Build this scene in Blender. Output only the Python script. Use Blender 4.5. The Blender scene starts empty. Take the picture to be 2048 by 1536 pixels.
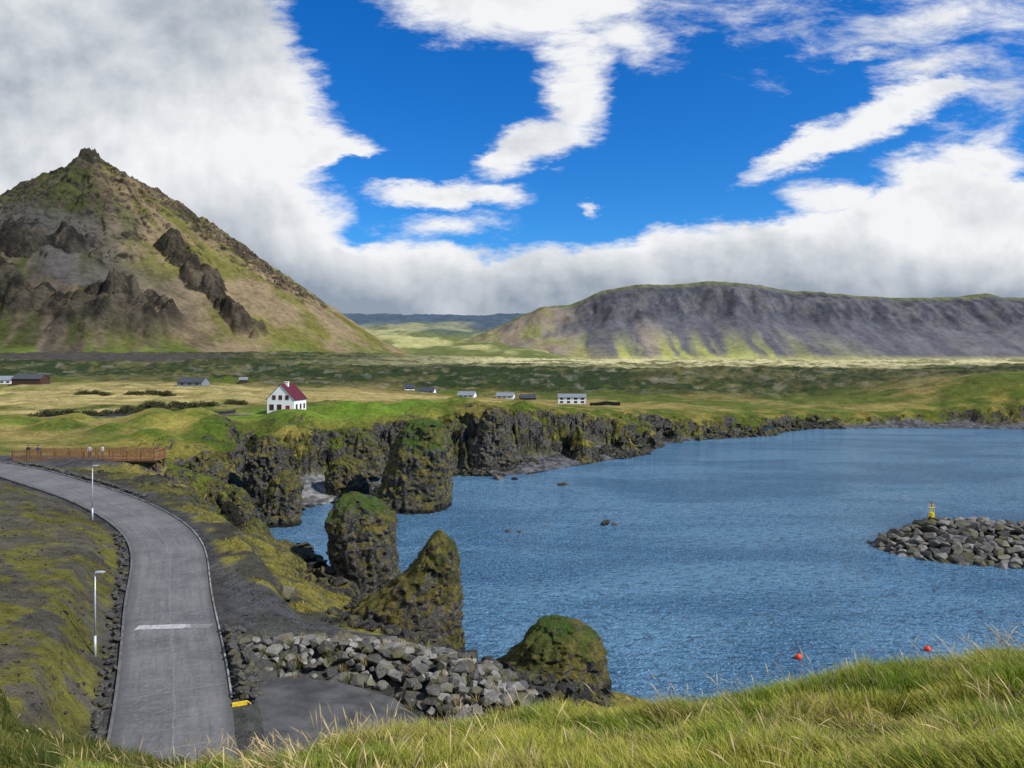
import bpy, math, random, bmesh
import numpy as np
from mathutils import Vector
random.seed(7); np.random.seed(7)
sc = bpy.context.scene
sc.view_settings.view_transform='Standard'; sc.view_settings.look='None'; sc.view_settings.exposure=0
COL = sc.collection
CZ=24.0
# ------------------------------------------------------------------ noise
def _h(ix,iy,iz,s):
    n=(ix*374761393+iy*668265263+iz*1442695041+s*974634721)&0xFFFFFFFF
    n=((n^(n>>13))*1274126177)&0xFFFFFFFF
    n=((n^(n>>15))*2246822519)&0xFFFFFFFF
    return ((n^(n>>16))&0xFFFF)/32767.5-1.0
def n2(x,y,s=0):
    x=np.asarray(x,float);y=np.asarray(y,float)
    ix=np.floor(x).astype(np.int64);iy=np.floor(y).astype(np.int64)
    fx=x-ix;fy=y-iy
    fx=fx*fx*fx*(fx*(fx*6-15)+10);fy=fy*fy*fy*(fy*(fy*6-15)+10)
    a=_h(ix,iy,0,s);b=_h(ix+1,iy,0,s);c=_h(ix,iy+1,0,s);d=_h(ix+1,iy+1,0,s)
    return (a+(b-a)*fx)*(1-fy)+(c+(d-c)*fx)*fy
def n3(x,y,z,s=0):
    ix=np.floor(x).astype(np.int64);iy=np.floor(y).astype(np.int64);iz=np.floor(z).astype(np.int64)
    fx=x-ix;fy=y-iy;fz=z-iz
    fx=fx*fx*(3-2*fx);fy=fy*fy*(3-2*fy);fz=fz*fz*(3-2*fz)
    def L(k):
        a=_h(ix,iy,iz+k,s);b=_h(ix+1,iy,iz+k,s);c=_h(ix,iy+1,iz+k,s);d=_h(ix+1,iy+1,iz+k,s)
        return (a+(b-a)*fx)*(1-fy)+(c+(d-c)*fx)*fy
    return L(0)*(1-fz)+L(1)*fz
def fbm(x,y,o=4,s=0,g=0.5):
    t=0;a=1;m=0
    for i in range(o):
        t=t+a*n2(x,y,s+i*17);m+=a;a*=g
        x,y=(x*1.6+y*1.2+3.1),(y*1.6-x*1.2+1.7)
    return t/m
def rid(x,y,o=4,s=0,g=0.5):
    t=0;a=1;m=0
    for i in range(o):
        t=t+a*(1-2*np.abs(n2(x,y,s+i*17)));m+=a;a*=g
        x,y=(x*1.6+y*1.2+3.1),(y*1.6-x*1.2+1.7)
    return t/m
def fbm3(x,y,z,o=3,s=0):
    t=0;a=1;m=0
    for i in range(o):
        t=t+a*n3(x,y,z,s+i*13);m+=a;a*=.5;x=x*2.03+5;y=y*2.03+3;z=z*2.03+1
    return t/m
def ss(a,b,x):
    t=np.clip((x-a)/(b-a),0,1);return t*t*(3-2*t)
def lerp(a,b,t): return a+(b-a)*t
# ------------------------------------------------------------------ mesh helpers
def mesh_np(name,V,F,smooth=True,mat=None,col=None,uv=None):
    V=np.asarray(V,np.float32);F=np.asarray(F,np.int32);M,k=F.shape
    me=bpy.data.meshes.new(name)
    me.vertices.add(len(V));me.vertices.foreach_set('co',V.ravel())
    me.loops.add(M*k);me.loops.foreach_set('vertex_index',F.ravel())
    me.polygons.add(M);me.polygons.foreach_set('loop_start',(np.arange(M)*k).astype(np.int32))
    me.polygons.foreach_set('use_smooth',np.full(M,smooth,bool))
    me.update(calc_edges=True)
    if col is not None:
        a=me.attributes.new('Col','FLOAT_COLOR','POINT');a.data.foreach_set('color',np.asarray(col,np.float32).ravel())
    if uv is not None:
        l=me.uv_layers.new(name='UVMap');l.data.foreach_set('uv',np.asarray(uv,np.float32)[F.ravel()].ravel())
    if mat: me.materials.append(mat)
    return me
def obj(name,me,loc=(0,0,0),parent=None,rotz=0):
    o=bpy.data.objects.new(name,me);COL.objects.link(o);o.location=loc;o.rotation_euler=(0,0,rotz)
    if parent: o.parent=parent
    return o
def tag(o,label,cat,group=None,kind=None):
    o['label']=label;o['category']=cat
    if group:o['group']=group
    if kind:o['kind']=kind
    return o
def grid_faces(nr,nc,wrap=False):
    i=np.arange(nr-1)[:,None];j=np.arange(nc if wrap else nc-1)[None,:];j2=(j+1)%nc
    return np.stack([i*nc+j,i*nc+j2,(i+1)*nc+j2,(i+1)*nc+j],-1).reshape(-1,4)
class MB:
    def __init__(s): s.v=[];s.f=[]
    def add(s,vs,fs):
        b=len(s.v);s.v+=[tuple(v) for v in vs];s.f+=[tuple(b+i for i in f) for f in fs]
    def box(s,x0,y0,z0,x1,y1,z1):
        s.add([(x0,y0,z0),(x1,y0,z0),(x1,y1,z0),(x0,y1,z0),(x0,y0,z1),(x1,y0,z1),(x1,y1,z1),(x0,y1,z1)],
              [(0,3,2,1),(4,5,6,7),(0,1,5,4),(1,2,6,5),(2,3,7,6),(3,0,4,7)])
    def tube(s,p,q,r0,r1,n=12):
        p=Vector(p);q=Vector(q);d=(q-p).normalized();a=d.orthogonal().normalized();b=d.cross(a)
        vs=[];
        for c,r in((p,r0),(q,r1)):
            for i in range(n):
                t=2*math.pi*i/n;vs.append(c+a*math.cos(t)*r+b*math.sin(t)*r)
        fs=[(i,(i+1)%n,n+(i+1)%n,n+i) for i in range(n)]+[tuple(range(n))[::-1],tuple(range(n,2*n))]
        s.add(vs,fs)
    def mesh(s,name,mat,bevel=0,smooth=False):
        me=bpy.data.meshes.new(name);me.from_pydata(s.v,[],s.f)
        if mat: me.materials.append(mat)
        if smooth:
            for p in me.polygons:p.use_smooth=True
        me.update();return me
# ------------------------------------------------------------------ node helpers
class NT:
    def __init__(s,nt): s.t=nt;s.n=nt.nodes;s.l=nt.links
    def new(s,t,**k):
        n=s.n.new(t)
        for a,b in k.items():setattr(n,a,b)
        return n
    def put(s,sock,v):
        if isinstance(v,bpy.types.NodeSocket): s.l.new(v,sock)
        else: sock.default_value=v
    def m(s,op,a,b=None,c=None,clamp=False):
        n=s.new('ShaderNodeMath',operation=op,use_clamp=clamp);s.put(n.inputs[0],a)
        if b is not None:s.put(n.inputs[1],b)
        if c is not None:s.put(n.inputs[2],c)
        return n.outputs[0]
    def mr(s,v,a,b,c=0.,d=1.,smooth=True):
        n=s.new('ShaderNodeMapRange',interpolation_type='SMOOTHSTEP' if smooth else 'LINEAR')
        for i,x in enumerate((v,a,b,c,d)):s.put(n.inputs[i],x)
        return n.outputs[0]
    def mix(s,f,a,b,mode='MIX'):
        n=s.new('ShaderNodeMix',data_type='RGBA',blend_type=mode);s.put(n.inputs[0],f)
        s.put(n.inputs[6],a if not isinstance(a,tuple) else a+(1,)*(4-len(a)));s.put(n.inputs[7],b if not isinstance(b,tuple) else b+(1,)*(4-len(b)))
        return n.outputs[2]
    def noise(s,vec,scale,detail=4,rough=.5,dist=0.,mapscale=None,rot=0,out='Fac'):
        if mapscale:
            mp=s.new('ShaderNodeMapping');mp.inputs['Scale'].default_value=mapscale;mp.inputs['Rotation'].default_value=(0,0,rot)
            if vec is not None:s.l.new(vec,mp.inputs['Vector'])
            vec=mp.outputs[0]
        n=s.new('ShaderNodeTexNoise');
        if vec is not None: s.l.new(vec,n.inputs['Vector'])
        n.inputs['Scale'].default_value=scale;n.inputs['Detail'].default_value=detail;n.inputs['Roughness'].default_value=rough;n.inputs['Distortion'].default_value=dist
        return n.outputs[out]
    def vor(s,vec,scale,feature='F1',mapscale=None,out='Distance'):
        if mapscale:
            mp=s.new('ShaderNodeMapping');mp.inputs['Scale'].default_value=mapscale;s.l.new(vec,mp.inputs['Vector']);vec=mp.outputs[0]
        n=s.new('ShaderNodeTexVoronoi',feature=feature);s.l.new(vec,n.inputs['Vector']);n.inputs['Scale'].default_value=scale
        return n.outputs[out]
    def bump(s,h,strength=.5,dist=.1,normal=None):
        n=s.new('ShaderNodeBump');n.inputs['Strength'].default_value=strength;n.inputs['Distance'].default_value=dist;s.l.new(h,n.inputs['Height'])
        if normal is not None:s.l.new(normal,n.inputs['Normal'])
        return n.outputs[0]
def mat(name):
    m=bpy.data.materials.new(name);m.use_nodes=True;t=NT(m.node_tree);t.n.clear()
    o=t.new('ShaderNodeOutputMaterial');b=t.new('ShaderNodeBsdfPrincipled');t.l.new(b.outputs[0],o.inputs[0])
    t.b=b;t.o=o;b.inputs['Roughness'].default_value=.85;b.inputs['Specular IOR Level'].default_value=.25
    return m,t
def simple(name,c,rough=.7,var=.15,scale=3,metal=0,bump=.1):
    m,t=mat(name);tc=t.new('ShaderNodeTexCoord').outputs['Object']
    n=t.noise(tc,scale,5,.6)
    f=t.mr(n,.3,.7,0,1)
    t.l.new(t.mix(f,tuple(x*(1-var) for x in c),tuple(min(1,x*(1+var)) for x in c)),t.b.inputs['Base Color'])
    t.b.inputs['Roughness'].default_value=rough;t.b.inputs['Metallic'].default_value=metal
    if bump:t.l.new(t.bump(t.noise(tc,scale*6,3),bump,.02),t.b.inputs['Normal'])
    return m
def rock_nodes(t,P,s=1.0,dark=(.018,.017,.017),mid=(.085,.078,.068),pale=(.25,.23,.19)):
    a=t.noise(P,.5*s,5,.68);b=t.noise(P,2.6*s,4,.72);v=t.vor(P,1.5*s,'F1',(1,1,.35))
    c=t.mix(t.mr(a,.35,.6),dark,mid)
    c=t.mix(t.m('MULTIPLY',t.mr(b,.46,.68),.6),c,pale)
    crack2=t.mr(t.noise(P,1.3*s,3,.7,0,(1,1,.6)),.34,.5,.2,1)
    k=t.new('ShaderNodeMix',data_type='RGBA',blend_type='MULTIPLY');k.inputs[0].default_value=1
    t.l.new(c,k.inputs[6]);t.l.new(crack2,k.inputs[7])
    h=t.m('ADD',t.m('MULTIPLY',v,-.6),t.m('ADD',b,t.m('MULTIPLY',a,1.5)))
    return k.outputs[2],h,a,b
def ground_material():
    m,t=mat('ground_surface')
    P=t.new('ShaderNodeTexCoord').outputs['Object']
    at=t.new('ShaderNodeAttribute',attribute_name='Col')
    ge=t.new('ShaderNodeNewGeometry');sx=t.new('ShaderNodeSeparateXYZ');t.l.new(ge.outputs['Normal'],sx.inputs[0])
    rc,h,a,b=rock_nodes(t,P,.8)
    n1=t.noise(P,.13,6,.72);n22=t.noise(P,1.1,4,.72);n33=t.noise(P,9,3,.7)
    var=t.m('ADD',t.m('MULTIPLY',n1,1.2),t.m('ADD',t.m('MULTIPLY',n22,1.),t.m('MULTIPLY',n33,1.)))
    var=t.mr(var,1.2,2.0,.25,1.75,False)
    g=t.new('ShaderNodeMix',data_type='RGBA',blend_type='MULTIPLY');g.inputs[0].default_value=1
    t.l.new(at.outputs['Color'],g.inputs[6]);t.l.new(var,g.inputs[7])
    nz=t.m('ADD',sx.outputs[2],t.m('ADD',t.mr(n22,.3,.7,-.28,.28),t.mr(n1,.32,.68,-.38,.38)))
    rf=t.m('MULTIPLY',t.mr(nz,.47,.67,1,0),at.outputs['Alpha'],clamp=True)
    steep=t.m('MULTIPLY',t.mr(sx.outputs[2],.55,.8,1,0),at.outputs['Alpha'],clamp=True)
    gm=t.mix(steep,g.outputs[2],t.mix(t.mr(n22,.38,.6),(.03,.04,.011),(.135,.12,.028)))
    t.l.new(t.mix(rf,gm,rc),t.b.inputs['Base Color'])
    t.b.inputs['Roughness'].default_value=.95;t.b.inputs['Specular IOR Level'].default_value=.1
    hh=t.m('ADD',t.m('MULTIPLY',n33,.25),t.m('MULTIPLY',n22,t.m('ADD',1.,t.m('MULTIPLY',at.outputs['Alpha'],1.8))))
    t.l.new(t.bump(hh,1.,.4),t.b.inputs['Normal'])
    return m
def mountain_material(name,s1,s2,dist,st_=.9,lo=.4,hi=1.6):
    m,t=mat(name)
    P=t.new('ShaderNodeTexCoord').outputs['Object']
    at=t.new('ShaderNodeAttribute',attribute_name='Col')
    n1=t.noise(P,s1,6,.68);n22=t.noise(P,s2,5,.72)
    var=t.mr(t.m('ADD',n1,n22),.72,1.28,lo,hi,False)
    g=t.new('ShaderNodeMix',data_type='RGBA',blend_type='MULTIPLY');g.inputs[0].default_value=1
    t.l.new(at.outputs['Color'],g.inputs[6]);t.l.new(var,g.inputs[7])
    t.l.new(g.outputs[2],t.b.inputs['Base Color']);t.b.inputs['Roughness'].default_value=1;t.b.inputs['Specular IOR Level'].default_value=.03
    hh=t.m('MULTIPLY',t.m('ADD',t.m('MULTIPLY',n1,1.5),n22),t.m('ADD',.35,t.m('MULTIPLY',at.outputs['Alpha'],1.1)))
    t.l.new(t.bump(hh,st_,dist),t.b.inputs['Normal'])
    return m
def stack_material():
    m,t=mat('basalt_with_moss')
    P=t.new('ShaderNodeTexCoord').outputs['Object']
    ge=t.new('ShaderNodeNewGeometry');sx=t.new('ShaderNodeSeparateXYZ');t.l.new(ge.outputs['Normal'],sx.inputs[0])
    at=t.new('ShaderNodeAttribute',attribute_name='Col')
    rc,h,a,b=rock_nodes(t,P,1.2,(.028,.026,.024),(.125,.11,.09),(.34,.31,.25))
    sat=t.new('ShaderNodeSeparateColor');t.l.new(at.outputs['Color'],sat.inputs[0])
    mossn=t.mr(t.noise(P,.8,6,.75),.28,.72,-.85,.85,False)
    f=t.m('ADD',t.m('MULTIPLY',sx.outputs[2],.75),t.m('ADD',mossn,t.m('SUBTRACT',sat.outputs[0],.5)))
    f=t.mr(f,.25,.55)
    mc=t.mix(t.mr(t.noise(P,.9,4,.6),.36,.6),(.08,.085,.016),(.24,.19,.045))
    gn=t.noise(P,2.2,4,.75)
    mc=t.mix(t.m('MULTIPLY',sat.outputs[1],t.mr(gn,.36,.54,.15,.95)),mc,(.06,.145,.012))
    mc=t.mix(t.mr(gn,.35,.62,.6,.0),mc,(.018,.024,.006))
    base=t.mix(f,rc,mc)
    wet=t.mr(sat.outputs[2],.0,1.,.0,.85)
    base=t.mix(wet,base,(.008,.008,.008))
    t.l.new(base,t.b.inputs['Base Color'])
    t.l.new(t.bump(t.m('ADD',h,t.m('MULTIPLY',t.noise(P,7,3,.75),1.4)),1.,.3),t.b.inputs['Normal'])
    return m
def boulder_material(name,k=1.,hi=1.):
    m,t=mat(name)
    tc=t.new('ShaderNodeTexCoord').outputs['Object'];ri=t.new('ShaderNodeObjectInfo').outputs['Random']
    off=t.new('ShaderNodeVectorMath',operation='ADD');t.l.new(tc,off.inputs[0])
    cb=t.new('ShaderNodeCombineXYZ');
    for i in range(3):t.l.new(t.m('MULTIPLY',ri,37.+i*11),cb.inputs[i])
    t.l.new(cb.outputs[0],off.inputs[1]);P=off.outputs[0]
    base=t.mix(t.m('POWER',ri,1.5),(.06*k,.058*k,.054*k),(.3*k*hi,.285*k*hi,.255*k*hi))
    a=t.noise(P,1.3,5,.7);b=t.noise(P,9,4,.7)
    c=t.mix(t.mr(a,.35,.65,0,.55),base,(.045*k,.041*k,.035*k))
    c=t.mix(t.mr(b,.54,.7,0,.5),c,(.38*k,.36*k,.31*k))
    c=t.mix(t.m('MULTIPLY',t.mr(t.noise(P,.9,3,.6),.5,.6),.6),c,(.12,.105,.035))
    t.l.new(c,t.b.inputs['Base Color']);t.l.new(t.bump(t.m('ADD',a,b),.8,.14),t.b.inputs['Normal'])
    return m
def water_material():
    m,t=mat('sea_water')
    P=t.new('ShaderNodeTexCoord').outputs['Object']
    w1=t.noise(P,.12,3,.6,.3,(1,1.7,1),.35);w2=t.noise(P,.75,4,.7,.6,(1,2.1,1),.35);w3=t.noise(P,3.4,2,.65,.4,(1,1.8,1),.2)
    h=t.m('ADD',t.m('MULTIPLY',w1,1.),t.m('ADD',t.m('MULTIPLY',w2,1.),t.m('MULTIPLY',w3,.35)))
    t.l.new(t.bump(h,1.,1.5),t.b.inputs['Normal'])
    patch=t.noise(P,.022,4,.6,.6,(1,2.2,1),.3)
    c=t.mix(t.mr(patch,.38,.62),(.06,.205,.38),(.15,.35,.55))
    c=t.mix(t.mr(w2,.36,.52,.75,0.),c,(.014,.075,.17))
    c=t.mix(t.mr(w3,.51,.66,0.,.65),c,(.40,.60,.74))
    t.l.new(c,t.b.inputs['Base Color'])
    t.b.inputs['Roughness'].default_value=.12;t.b.inputs['IOR'].default_value=1.33;t.b.inputs['Specular IOR Level'].default_value=.6
    return m
M_ground=ground_material();M_mtn=mountain_material('mountain_surface',.02,.11,8,.75,.5,1.5);M_far=mountain_material('far_mountain_surface',.012,.045,9,.5,.65,1.35);M_stack=stack_material()
M_boul=boulder_material('basalt_boulder',1.0);M_bould=boulder_material('shore_basalt',.45);M_water=water_material()

# ------------------------------------------------------------------ layout data (metres; observer eye at 0,0,24)
ROAD=np.array([(-6,16,6.3),(-9.7,22,6.6),(-12.9,28,6.9),(-15.3,34,7.1),(-18.0,40,7.6),(-20.9,46,8.0),(-23.8,52,8.4),(-27.3,60,9.1),(-32.3,67,9.8),(-41.3,75.2,10.7),(-51.4,82.6,11.3),(-59.4,88.6,11.6),(-71,94,11.9),(-92,100,12.1),(-130,108,12.3)])
def spline(P,step=.5):
    out=[]
    for i in range(len(P)-1):
        p0=P[max(i-1,0)];p1=P[i];p2=P[i+1];p3=P[min(i+2,len(P)-1)]
        n=max(2,int(np.linalg.norm(p2-p1)/step))
        for k in range(n):
            t=k/n;out.append(.5*((2*p1)+(-p0+p2)*t+(2*p0-5*p1+4*p2-p3)*t*t+(-p0+3*p1-3*p2+p3)*t**3))
    out.append(P[-1]);return np.array(out)
RS=spline(ROAD,.6)
for _ in range(60): RS[1:-1]=.25*RS[:-2]+.5*RS[1:-1]+.25*RS[2:]
HW=2.6
PAD=np.array([(-11.3,30.0),(-12.3,34.0),(-14.2,41.2),(-12.4,42.4),(-9.5,42.2),(-6.4,40.8),(-4.6,38.6),(-3.8,34),(-3.8,26),(-9.5,26)])
padz=lambda a,b: 6.35+(a+12.4)*-.08+.62*np.clip((37-b)/4,0,1)*np.clip((-a-8)/3,0,1)
SHORE=np.array([(3000,150),(600,262),(260,272),(193,281),(150,285),(109,281),(80,251),(62,241),(47,230),(38,212),(36,200),(22,186),(12.4,175),(5,166),(-3,162),(-12,163),(-20,156),(-25,146),(-24,136),(-29,131),(-35,127),(-34,117),(-37,111),(-37,104),(-31.6,96),(-25.4,88),(-20.5,79),(-14.8,72),(-10.4,66),(-7,62.5),(-4,60),(-2,57.5),(-1,55),(3,52),(9,50),(14,45),(20,38),(34,30),(80,14),(600,-50),(3000,-200)],float)
TOP=np.array([(3000,190,4,.9),(600,290,4,1),(260,294,4,1),(193,296,4,1),(150,297,3,1),(112,291,3,1),(83,260,3.5,1),(62,251,3.5,1),(45,241,4,1),(32,220,5,1),(22,206,4,1),(11,193,5,1),(2,181,4,1),(-3,171,4,1),(-10,180,5,1),(-18,175,4,1),(-26,163,5,1),(-34,158,4,1),(-42,155,4,1),(-38,149,4,1),(-46,143,5,1),(-52,152,6,1),(-55,143,4,1),(-49,132,4,1),(-52,127,6,1),(-57,118,6,1),(-49,108,4,1),(-44,101,4,1),(-45,96.5,4,1),(-52,91.8,4,1),(-48.5,89.2,6,.9),(-41,83.5,8,.8),(-35,78.5,9,.6),(-28.5,72,10,.4),(-22.2,61.5,11,.35),(-18.6,56.5,11,.35),(-13.5,53.5,10,.25),(-9,51,8,.2),(-3,48,8,.2),(4,44,8,.3),(10,38,10,.3),(18,30,12,.3),(30,22,14,.3),(80,5,15,.3),(600,-60,15,.3),(3000,-210,15,.3)],float)
def sd_poly(x,y,P,attrs=None):
    d=np.full(x.shape,1e18);ins=np.zeros(x.shape,bool);A=None
    if attrs is not None:A=[np.zeros(x.shape) for _ in range(attrs.shape[1])]
    n=len(P)
    for i in range(n):
        ax,ay=P[i];bx,by=P[(i+1)%n];ex,ey=bx-ax,by-ay
        t=np.clip(((x-ax)*ex+(y-ay)*ey)/(ex*ex+ey*ey),0,1)
        dd=(x-ax-t*ex)**2+(y-ay-t*ey)**2
        k=dd<d;d=np.where(k,dd,d)
        if A is not None:
            for q in range(len(A)):
                A[q]=np.where(k,attrs[i,q]+(attrs[(i+1)%n,q]-attrs[i,q])*t,A[q])
        if by!=ay:
            c=((ay>y)!=(by>y))&(x<(bx-ax)*(y-ay)/(by-ay)+ax);ins^=c
    s=np.sqrt(d)*np.where(ins,-1,1)
    return (s,A) if A is not None else s
CP=np.array([(-60,100,11.8),(-80,112,12.2),(-46,104,11.5),(-30,125,11),(-50,126,10.5),(-40,130,11.2),(-45,150,11.8),(-32,150,12),(-14,172,12.6),(-4,174,14.4),(9.6,190,13.0),(25,210,11),(42,236,9.0),(64,255,7.0),(84,264,6.2),(113,295,5.4),(153,300,4.8),(200,305,11),(215,325,20),(190,330,14),(260,320,21),(170,320,8),(-58,190,11.6),(-71,170,11.2),(-89,130,11.8),(-100,150,12),(-120,190,11.5),(-170,250,12.5),(-179,290,16.2),(-124,290,15.8),(-56,260,13.6),(0,250,11),(24,300,8.6),(60,300,8.5),(-20,320,10.2),(-90,430,17),(-250,450,18),(-120,550,20.5),(0,550,19),(138,550,18),(88,350,9.5),(150,370,9),(200,420,14.5),(410,600,19),(300,420,18),(240,1000,25),(-100,1000,30),(450,1000,26),(-410,850,33),(-450,1100,42),(-250,1100,40),(450,300,18),
 (-28,42,11),(-38,56,11.8),(-55,70,12.2),(-75,80,12.6),(-19,28,10),(-30,30,12),(-16,48,7.2),(-14.5,56,6.2),(-20,57,8),(-24.5,62,8.8),(-9,50,6.2),(-9,44,6.5),(-10,40,6.3),(-5,40,5.7),(-3,46,5.5),(2,41,4.5),(10,32,4),(30,18,4),(60,5,4),(-33,76,10),(-43,84.5,11.2),(-8,30,6.2),(0,25,6),(-60,30,14),(-90,60,14)],float)
_q=CP[:,:2];_K=np.sqrt(((_q[:,None]-_q[None])**2).sum(-1)+16.);_w=np.linalg.solve(_K+np.eye(len(CP))*.02,CP[:,2]-12)
def rbf(x,y):
    x=np.clip(x,-450,450);y=np.clip(y,10,1100);o=np.full(x.shape,12.)
    for i in range(len(CP)): o+=_w[i]*np.sqrt((x-CP[i,0])**2+(y-CP[i,1])**2+16.)
    return o
HU=np.array([-1.2,-.683,-.549,-.463,-.349,-.216,-.109,.017,.151,.284,.451,.584,.683,1.2])
HS=np.array([.42,.437,.49,.535,.546,.534,.51,.49,.480,.460,.438,.416,.398,.365])
HY=np.array([34,28,18,11,6.8,6.5,7,7.5,7.5,7.5,7.5,7.5,7.5,7.5])
def hill(x,y):
    u=x/np.maximum(y,1.5);S=np.interp(u,HU,HS);Yc=np.interp(u,HU,HY)
    zc=CZ-S*Yc
    t=np.clip((y-1.5)/(Yc-1.5),0,1)
    z=22.35+(zc-22.35)*t
    over=np.maximum(y-Yc,0)
    return z-np.where(over>0,.8*over*ss(-1.5,2.5,over),0)
def road_d(x,y):
    d=np.full(x.shape,1e18);zz=np.zeros(x.shape);side=np.zeros(x.shape);Q=RS[::3]
    for i in range(len(Q)-1):
        ax,ay,az=Q[i];bx,by,bz=Q[i+1];ex,ey=bx-ax,by-ay
        t=np.clip(((x-ax)*ex+(y-ay)*ey)/(ex*ex+ey*ey),0,1)
        dd=(x-ax-t*ex)**2+(y-ay-t*ey)**2;k=dd<d
        d=np.where(k,dd,d);zz=np.where(k,az+(bz-az)*t,zz);side=np.where(k,(x-ax)*ey-(y-ay)*ex,side)
    return np.sqrt(d),zz,side
MOUNDS=[(-63,150,3.8,6),(-75,158,3.0,7),(-54,143,2.6,5),(-47,162,2.4,6),(-40,176,2.8,7),(-25,185,2.4,8),(-82,135,2.4,5),(-31,172,2.2,5),(-70,132,2.2,4),(-12,190,2.4,7),(3,196,2,7),(-60,126,2,4),(-95,142,2.4,6),(-68,142,2.4,4.5),(-88,150,2.2,5),(-52,170,1.8,5)]
COVE=lambda x,y,a=13,b=17: np.exp(-(((x+36)/a)**2+((y-136)/b)**2))
def terrain(x,y,full=False):
    x=np.asarray(x,float);y=np.asarray(y,float)
    z=rbf(x,y)
    for mx,my,mh,mr in MOUNDS: z+=mh*np.exp(-((x-mx)**2+(y-my)**2)/(mr*mr))
    far=ss(330,480,y)
    rough=.35*fbm(x/9,y/9,4,3)+(.9*fbm(x/22,y/16,3,4)+.4*rid(x/6,y/6,3,8))*ss(100,125,y)*(1-.8*np.exp(-(((x+58)/11)**2+((y-190)/11)**2)))
    lava=ss(290,380,y-.15*x)*(1-ss(1500,2200,y))
    rough=rough+lava*(3.4*rid(x/45,y/26,5,9,.6)*ss(300,480,y)+1.8*rid(x/13,y/9,4,10)+3.6*fbm(x/160,y/90,3,11)*far)
    rough*=ss(0,30,y)
    near=(y>14)&(y<130)
    rd=np.full(x.shape,99.);rz=np.zeros(x.shape);side=np.zeros(x.shape)
    if near.any():
        a,b,c=road_d(x[near],y[near]);rd[near]=a;rz[near]=b;side[near]=c
    hz=hill(x,y)+.12*fbm(x/1.3,y/1.3,3,21)+.5*fbm(x/4,y/4,2,22)*ss(-.35,-.5,x/np.maximum(y,1.5))*ss(10,16,y)
    hz=np.where(y<90,hz,-50)
    z=z+rough
    k=.6;mx=np.maximum(z,hz);z=mx+np.where(np.abs(z-hz)<k*2,k*.25*(1-np.abs(z-hz)/(2*k))**2,0)
    reg=(y<420)&(y>-30)
    st=np.full(x.shape,200.);sw=np.full(x.shape,200.);w=np.full(x.shape,4.);rk=np.zeros(x.shape)
    if reg.any():
        xr,yr=x[reg],y[reg]
        s1,(w1,r1)=sd_poly(xr,yr,TOP[:,:2],TOP[:,2:])
        s2=sd_poly(xr,yr,SHORE)
        cvv=COVE(xr,yr);fr=ss(140,165,yr)
        nn=(3.1+.9*fr)*fbm(xr/11,yr/11,5,31,.6)*(1-.6*cvv)+2.2*fr*rid(xr/22,yr/22,2,33)-.7*fr+(1.2-.4*fr)*rid(xr/4.6,yr/4.6,4,37,.6)-.5+.5*fbm(xr/.9,yr/.9,2,41)
        s1=s1+r1*nn
        w1=w1*(1+(1-cvv)*r1*1.5*ss(-.2,.35,fbm(xr/11,yr/11,3,43)))
        s2=s2+1.2*fbm(xr/6,yr/6,4,51)
        st[reg]=s1;sw[reg]=s2;w[reg]=w1;rk[reg]=r1
    foot=np.clip(.22*sw,-4,1.6+1.2*rk)+.35*fbm(x/1.6,y/1.6,3,61)*ss(-1,1,sw)
    foot=foot+ss(0,4,sw)*np.exp(-(((x+43)/9)**2+((y-102)/11)**2))*(2.2+2.6*rid(x/5,y/5,3,63))
    foot=np.where(sw<0,.35*sw-.15,foot)
    t=np.clip(-st/w,0,1)
    tt=np.clip(t+rk*.42*fbm(x/3.4+z,y/3.4,4,71,.6)*ss(0,.1,t)*ss(1,.9,t),0,1)
    prof=lerp(1-tt,1-tt**1.4,rk)
    zz=foot+(z-foot)*prof
    nch=.4+.6*ss(-.3,.3,fbm(x/8,y/8,2,73))
    z=np.where(st<0,zz,z-rk*1.5*ss(4.,0,st)*nch)
    z=np.where((st<0)&(rk>.9),zz-np.maximum(0,prof)*1.4*nch,z)
    pr=(x>-26)&(x<8)&(y>18)&(y<54)
    if pr.any():
        pdv=np.full(x.shape,50.);pdv[pr]=sd_poly(x[pr],y[pr],PAD)
        z=np.where(hz<z+.8,lerp(z,padz(x,y)-.12,1-ss(.5,2.2,pdv)),z)
    wr=1-ss(3.2,6.0,rd)
    wr=np.where(side>0,1-ss(5.8,8.5,rd),wr)*(hz<z+.5)
    wr=np.where((side>0)&(y<44),(1-ss(3.2,4.2,rd))*(hz<z+.5),wr)
    wr=np.where(st<-1,wr*(rd<4.5),wr)
    z=lerp(z,rz-.07+.04*fbm(x/.6,y/.6,2,5),wr)
    if full: return z,st,sw,w,rk,rd,side,rz,lava,hz
    return z
def gz(x,y): return float(terrain(np.array([x]),np.array([y]))[0])

# ------------------------------------------------------------------ ground sheet
r=np.concatenate([np.geomspace(1.5,30,150,endpoint=False),np.geomspace(30,400,820,endpoint=False),np.geomspace(400,8000,260)])
th=np.radians(np.linspace(-50,50,880))
R,T=np.meshgrid(r,th,indexing='ij')
X=(R*np.sin(T)).ravel();Y=(R*np.cos(T)-5).ravel()
Z,st,sw,w,rk,rd,side,rz,lava,hz=terrain(X,Y,True)
def C(*c): return np.array(c)[None,:]
def mixc(a,b,t): return a+(b-a)*np.clip(t,0,1)[:,None]
f1=fbm(X/26,Y/26,5,101);f2=fbm(X/7,Y/7,4,103);f3=fbm(X/90,Y/60,4,105)
c=mixc(C(.09,.11,.02),C(.24,.19,.06),ss(-.3,.3,f1+.4*f2))
turf=ss(22,4,st)*(Y>100)
c=mixc(c,mixc(C(.08,.11,.014),C(.22,.185,.04),ss(-.2,.3,f2)),turf*.85)
mnd=np.zeros(X.shape)
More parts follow.
